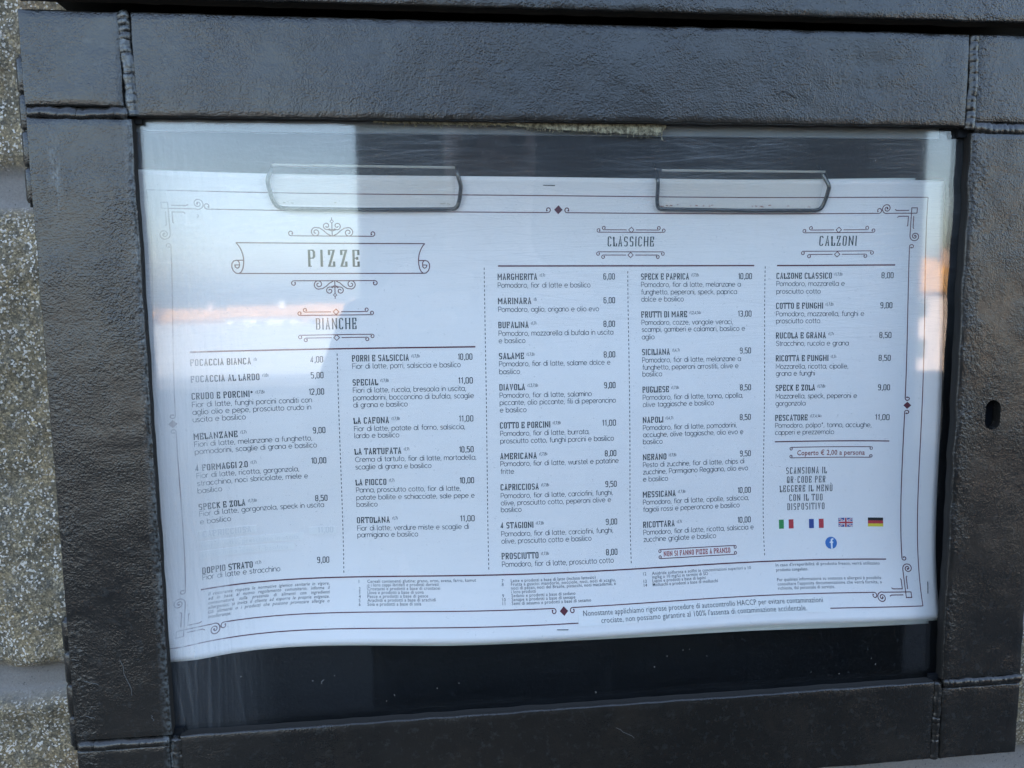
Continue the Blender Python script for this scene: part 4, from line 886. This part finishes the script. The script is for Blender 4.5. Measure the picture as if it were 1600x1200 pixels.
for i, (nn, t_, w_) in enumerate((('1', 'Cereali contenenti glutine: grano, orzo, avena, farro, kamut', .1420), ('', 'o i loro ceppi ibridati e prodotti derivati', .0930), ('2', 'Crostacei e prodotti a base di crostacei', .0948), ('3', 'Uova e prodotti a base di uova', .0733), ('4', 'Pesce e prodotti a base di pesce', .0790), ('5', 'Arachidi e prodotti a base di arachidi', .0888), ('6', 'Soia e prodotti a base di soia', .0698))):
    v = -.2428 - i * .0046; fine(-.2757, v, nn); fine(-.2645, v, t_, w_)
for i, (nn, t_, w_) in enumerate((('7', 'Latte e prodotti a base di latte (incluso lattosio)', .1135), ('8', 'Frutta a guscio: mandorle, nocciole, noci, noci di acagiu,', .1405), ('', 'noci di pecan, noci del Brasile, pistacchi, noci macadamia, e', .1405), ('', 'i loro prodotti', .0325), ('9', 'Sedano e prodotti a base di sedano', .0850), ('10', 'Senape e prodotti a base di senape', .0845), ('11', 'Semi di sesamo e prodotti a base di sesamo', .1055))):
    v = -.2445 - i * .00455; fine(-.0889, v, nn); fine(-.0768, v, t_, w_)
for v, nn, t_, w_ in ((-.2440, '12', 'Anidride solforosa e solfiti in concentrazioni superiori a 10', .1410), (-.2486, '', 'mg/kg o 10 mg/Lt in termini di SO', .0790), (-.2534, '13', 'Lupini e prodotti a base di lupini', .0750), (-.2582, '14', 'Molluschi e prodotti a base di molluschi', .0920)):
    fine(.1023, v, nn); fine(.1146, v, t_, w_)
for v, t_, w_ in ((-.2422, "In caso d'irreperibilità di prodotto fresco, verrà utilizzato", .1455), (-.2485, 'prodotto congelato.', .0455), (-.2610, 'Per qualsiasi informazione su sostanze e allergeni è possibile', .1455), (-.2664, "consultare l'apposita documentazione che verrà fornita, a", .1455), (-.2716, 'richiesta, dal personale di servizio.', .0800)):
    fine(.2912, v, t_, w_)
k_.build('allergen_notes', I_FINE, menu)

# ---- strip of paper pasted over the lower border, erased dish under correction tape, staples
def patch_(name, u0, v0, u1, v1, mat, h=.0009, parent=menu, nu=40, nv=5):
    mb = MB(); a = []; b = []
    for j in range(nv + 1):
        for i in range(nu + 1):
            u, v = u0 + (u1 - u0) * i / nu, v0 + (v1 - v0) * j / nv; a.append(sheet_point(u, v, h)); b.append(sheet_point(u, v, .0003))
    N = nu + 1; A = len(a)
    fs = [(j * N + i, j * N + i + 1, (j + 1) * N + i + 1, (j + 1) * N + i) for j in range(nv) for i in range(nu)]
    rim = list(range(N)) + [j * N + nu for j in range(1, nv + 1)] + [nv * N + i for i in range(nu - 1, -1, -1)] + [j * N for j in range(nv - 1, 0, -1)]; n = len(rim)
    mb.add(a + b, fs + [(rim[(k_ + 1) % n], rim[k_], A + rim[k_], A + rim[(k_ + 1) % n]) for k_ in range(n)])
    return mb.build(name, mat, parent)
ps = patch_('pasted_strip', .0100, -.2995, .3588, -.2815, M_STRIP, .0010, nu=80)
k_ = Ink(.0013); face_text(k_, 'Nonostante applichiamo rigorose procedure di autocontrollo HACCP per evitare contaminazioni', .0166, -.2878, .0066, .3340, 0, -.004, 1.04)
face_text(k_, "crociate, non possiamo garantire al 100% l'assenza di contaminazione accidentale.", .0399, -.2968, .0066, .2866, 0, -.004, 1.04); k_.build('strip_print', I_DARK, ps)
for u0, v0, u1, v1 in ((-.4700, -.1702, -.4040, -.1605), (-.4700, -.1842, -.3455, -.1745), (-.4700, -.1962, -.3575, -.1868), (-.3385, -.1772, -.3035, -.1680)):
    patch_('correction_tape', u0, v0, u1, v1, M_STRIP, .0008, nu=14)
k_ = Ink(.00095); slab_text(k_, 'CAPRICCIOSA', -.4660, -.1686, .0070, .0560, .0013, .0011); slab_text(k_, '11,00', -.3070, -.1755, .0070, .0200, .0013, .0011, align='R')
face_text(k_, 'Fior di latte, prosciutto in uscita,', -.4680, -.1825, .0062, .1180, 0); face_text(k_, 'stracchino e noci, basilico', -.4680, -.1946, .0062, .1020, 0)
k_.build('erased_print', I_GHOST, menu)
for (a, b) in (((-.0297, .2705), (-.0148, .2702)), ((-.0192, -.3014), (-.0050, -.3020)), ((.4994, -.2649), (.4982, -.2799))):
    mb = MB(); P0 = Vector(sheet_point(*a, .0006)); P1 = Vector(sheet_point(*b, .0006)); dn = Vector((0, .0009, 0))
    mb.tube([P0 + dn, P0, P0.lerp(P1, .5) - dn * .15, P1, P1 + dn], .00055, 6); mb.build('staple', M_WIRE, menu, True)

# ------------------------------------------------------------------ wire clips
def smooth_path(p_, it=3):
    for _ in range(it):
        q = [p_[0]]
        for a, b in zip(p_, p_[1:]): q += [a.lerp(b, .25), a.lerp(b, .75)]
        p_ = q + [p_[-1]]
    return p_
CL = [(-.3635, .2930), (-.3653, .2840), (-.3702, .2715), (-.3678, .2552), (-.3632, .2425), (-.3545, .2392), (-.2636, .2389), (-.1513, .2402), (-.1400, .2412), (-.1366, .2523), (-.1350, .2677), (-.1399, .2840), (-.1410, .2930)]
CR_ = [(.1173, .2990), (.1173, .2915), (.1190, .2756), (.1211, .2522), (.1235, .2430), (.1330, .2424), (.2403, .2412), (.3373, .2412), (.3455, .2435), (.3488, .2570), (.3498, .2715), (.3410, .2905), (.3400, .2990)]
for pts, lab in ((CL, 'bent wire clip with clear plate, nearer the PIZZE title banner'), (CR_, 'bent wire clip with clear plate and reddish residue, between CLASSICHE and CALZONI headings')):
    u0 = min(p_[0] for p_ in pts); u1 = max(p_[0] for p_ in pts); q0 = sheet_point((u0 + u1) / 2, .24, .010)
    t = thing('wire_clip', Vector(q0) * S, lab, 'clip', 'wire clips holding the menu')
    w3 = []
    for u, v in pts:
        e = max(0, (v - .270) / .022); p3 = Vector(sheet_point(u, min(v, .28), .0035 + .004 * min(1, max(0, (v - .245) / .03)))); p3.z += v - min(v, .28); p3.y += .010 * e * e if e < 2 else .03
        w3.append(p3)
    # straight runs stay straight: extra points keep the corner radius small
    fine_ = [w3[0]]
    for a, b in zip(w3, w3[1:]):
        n = max(1, int((b - a).length / .0075)); fine_ += [a.lerp(b, i / n) for i in range(1, n + 1)]
    mb = MB(); mb.tube(smooth_path(fine_), .0026, 10); mb.build('wire', M_WIRE, t, True)
    mb = MB(); a, b = u0 + .0065, u1 - .0075; nn = 24; F = []; Bk = []
    for i in range(nn + 1):
        u = a + (b - a) * i / nn
        for v, h in ((.2440, .0012), (.280, .0042), (.2885, .0050)):
            q = Vector(sheet_point(u, min(v, .28), h)); q.z += v - min(v, .28); F.append(q); Bk.append(q + Vector((0, .0010, 0)))
    A = len(F); fs = []
    for i in range(nn):
        for j in range(2): c0 = i * 3 + j; fs += [(c0, c0 + 3, c0 + 4, c0 + 1), (A + c0, A + c0 + 1, A + c0 + 4, A + c0 + 3)]
        fs += [(i * 3, A + i * 3, A + i * 3 + 3, i * 3 + 3), (i * 3 + 2, i * 3 + 5, A + i * 3 + 5, A + i * 3 + 2)]
    fs += [(0, 1, A + 1, A), (1, 2, A + 2, A + 1), (nn * 3, A + nn * 3, A + nn * 3 + 1, nn * 3 + 1), (nn * 3 + 1, A + nn * 3 + 1, A + nn * 3 + 2, nn * 3 + 2)]
    mb.add(F + Bk, fs); pl = mb.build('clear_plate', M_CLEAR, t)
    q0 = Vector(sheet_point(a, .28, .0056)); q1 = Vector(sheet_point(b, .28, .0056)); q0.z += .0098; q1.z += .0098
    mb = MB(); mb.tube([q0.lerp(q1, i / 12) for i in range(13)], .0016, 8); mb.build('folded_edge', M_EDGE, pl, True)
    mb = MB(); rr = random.Random(5 if u0 > 0 else 9); n = 22 if u0 > 0 else 12  # small coloured specks along the lower edge of the plate
    for i in range(n):
        u = (a + .003 + rr.random() ** 1.6 * (b - a) * .35) if rr.random() < .55 else b - .003 - rr.random() * (b - a) * .4
        v = .2462 + rr.uniform(0, .0022); l_ = rr.uniform(.0006, .0032)
        z0 = Vector(sheet_point(u, v, .0013 + .0001)); z1 = Vector(sheet_point(u + l_, v + rr.uniform(-.0008, .0008), .0014))
        mb.tube([z0, z1], rr.uniform(.0003, .0007), 5)
    mb.build('specks', M_SPECK if u0 > 0 else M_SPECK2, pl)

# ------------------------------------------------------------------ photographer (seen only as a dark reflection in the pane)
def skin_mesh(name, mat, parent, verts, edges, radii, root=0, sub=2):
    me = bpy.data.meshes.new(name); me.from_pydata([Vector(v) for v in verts], edges, []); me.materials.append(mat)
    o = bpy.data.objects.new(name, me); COLL.objects.link(o)
    md = o.modifiers.new('skin', 'SKIN'); md.use_smooth_shade = True
    if not me.skin_vertices: me.skin_vertices.new()
    for i, r in enumerate(radii):
        sv = me.skin_vertices[0].data[i]; sv.radius = r if isinstance(r, tuple) else (r, r); sv.use_root = i == root
    s_ = o.modifiers.new('sub', 'SUBSURF'); s_.levels = s_.render_levels = sub
    bpy.context.view_layer.update()
    m2 = bpy.data.meshes.new_from_object(o.evaluated_get(bpy.context.evaluated_depsgraph_get())); o.modifiers.clear(); o.data = m2
    m2.polygons.foreach_set('use_smooth', [True] * len(m2.polygons))
    if parent: o.parent = parent
    return o
M_SKIN = plain('skin', (0.42, 0.26, 0.19), 0.5); M_JACKET = plain('navy_jacket', (0.018, 0.022, 0.035), 0.85); M_TROUS = plain('dark_trousers', (0.03, 0.03, 0.034), 0.85); M_SHOE = plain('brown_shoe', (0.06, 0.04, 0.03), 0.5); M_HAIR = plain('dark_hair', (0.03, 0.022, 0.016), 0.6); M_PHONE = plain('black_phone', (0.02, 0.02, 0.022), 0.25); M_EYE = plain('eye', (0.08, 0.05, 0.035), 0.15)
PL = Vector((0.025, -0.76, GZ))
person = thing('person', PL, 'person in a dark navy jacket holding up a phone before the menu case', 'person')
def limb(d): return d
V = {}; E_ = []; Rr = {}
def j(n, p_, r, to=None):
    V[n] = p_; Rr[n] = r
    if to: E_.append((to, n))
j('pelvis', (0, 0, .95), (.150, .105)); j('waist', (0, 0, 1.08), (.130, .095), 'pelvis'); j('chest', (0, .0, 1.26), (.150, .110), 'waist'); j('collar', (0, -.01, 1.40), (.095, .075), 'chest')
j('neck', (0, .0, 1.475), .052, 'collar'); j('jaw', (0, .025, 1.545), (.058, .066), 'neck'); j('brow', (0, .02, 1.625), (.073, .090), 'jaw'); j('crown', (0, .005, 1.69), (.058, .070), 'brow')
j('nose', (0, .118, 1.588), .011, 'jaw')
for s_, n in ((-1, 'l'), (1, 'r')):
    j(n + 'shoulder', (s_ * .160, -.005, 1.355), .060, 'collar')
    el = (-.245, .10, 1.11) if s_ < 0 else (.285, .145, 1.165); j(n + 'elbow', el, .044, n + 'shoulder')
    h = (-.150, .352, 1.372) if s_ < 0 else (.055, .352, 1.372); j(n + 'wrist', h, (.028, .022), n + 'elbow')
    j(n + 'hip', (s_ * .09, 0, .90), .095, 'pelvis'); j(n + 'knee', (s_ * .10, .012, .49), .060, n + 'hip'); j(n + 'ankle', (s_ * .105, -.015, .09), .040, n + 'knee'); j(n + 'toe', (s_ * .12, .13, .035), (.042, .026), n + 'ankle')
    palm = Vector(h) + Vector((.030 * -s_, .016, .040)); j(n + 'palm', tuple(palm), (.030, .016), n + 'wrist')
    for q in range(4):                                                  # four fingers along the phone's back edge, thumb in front
        L = (.026, .030, .028, .022)[q]; b = palm + Vector((-s_ * .010, .006, .026 - q * .019)); c_ = b + Vector((-s_ * L * .8, .010, .006)); d_ = c_ + Vector((-s_ * L * .75, -.002, .002)); t_ = d_ + Vector((-s_ * L * .5, -.008, 0))
        j(n + 'f%da' % q, tuple(b), .0092, n + 'palm'); j(n + 'f%db' % q, tuple(c_), .0085, n + 'f%da' % q); j(n + 'f%dc' % q, tuple(d_), .008, n + 'f%db' % q); j(n + 'f%dd' % q, tuple(t_), .0068, n + 'f%dc' % q)
    a = Vector(h) + Vector((-s_ * .030, -.004, .022)); b = a + Vector((-s_ * .026, -.012, .016)); c_ = b + Vector((-s_ * .024, -.001, .008))
    j(n + 't0', tuple(a), .0115, n + 'wrist'); j(n + 't1', tuple(b), .0098, n + 't0'); j(n + 't2', tuple(c_), .0082, n + 't1')
def make(name, mat, keys, grow, par, ov={}):
    idx = {k: i for i, k in enumerate(keys)}
    rr = []
    for k in keys:
        r = ov.get(k, Rr[k]); r = r if isinstance(r, tuple) else (r, r); rr.append((r[0] + grow, r[1] + grow))
    return skin_mesh(name, mat, par, [V[k] for k in keys], [(idx[a], idx[b]) for a, b in E_ if a in idx and b in idx], rr)
keys = list(V); make('body', M_SKIN, keys, 0, person)
make('jacket', M_JACKET, ['pelvis', 'waist', 'chest', 'collar', 'lshoulder', 'lelbow', 'lwrist', 'rshoulder', 'relbow', 'rwrist'], .014, person)
make('trousers', M_TROUS, ['pelvis', 'lhip', 'lknee', 'lankle', 'rhip', 'rknee', 'rankle'], .012, person)
for n in 'lr': make('shoe', M_SHOE, [n + 'ankle', n + 'toe'], .012, person)
V['hair_top'] = (0, -.012, 1.705); Rr['hair_top'] = (.064, .074); V['hair_mid'] = (0, -.022, 1.640); Rr['hair_mid'] = (.079, .080); V['hair_low'] = (0, -.034, 1.565); Rr['hair_low'] = (.066, .052); E_ += [('hair_top', 'hair_mid'), ('hair_mid', 'hair_low')]
make('hair', M_HAIR, ['hair_top', 'hair_mid', 'hair_low'], 0, person)
for s_ in (-1, 1):
    bm = bmesh.new(); bmesh.ops.create_uvsphere(bm, u_segments=12, v_segments=8, radius=.011); bmesh.ops.translate(bm, verts=bm.verts, vec=(s_ * .031, .098, 1.612)); me = bpy.data.meshes.new('eye'); bm.to_mesh(me); bm.free(); me.materials.append(M_EYE)
    o = bpy.data.objects.new('eye', me); COLL.objects.link(o); o.parent = person
phone = thing('phone', (CAM.x, CAM.y - .008, CAM.z), 'black phone held level in both hands before the menu case', 'phone')
mb = MB(1); px_, pz_ = CAM.x + .0, CAM.z; mb.box(px_ - .022, px_ + .125, CAM.y - .0115, CAM.y - .0035, pz_ - .052, pz_ + .020); mb.build('phone_body', M_PHONE, phone)
mb = MB(1); mb.tube([(px_, CAM.y - .0034, pz_), (px_, CAM.y - .0012, pz_)], .007, 20); mb.build('lens', M_PHONE, phone)
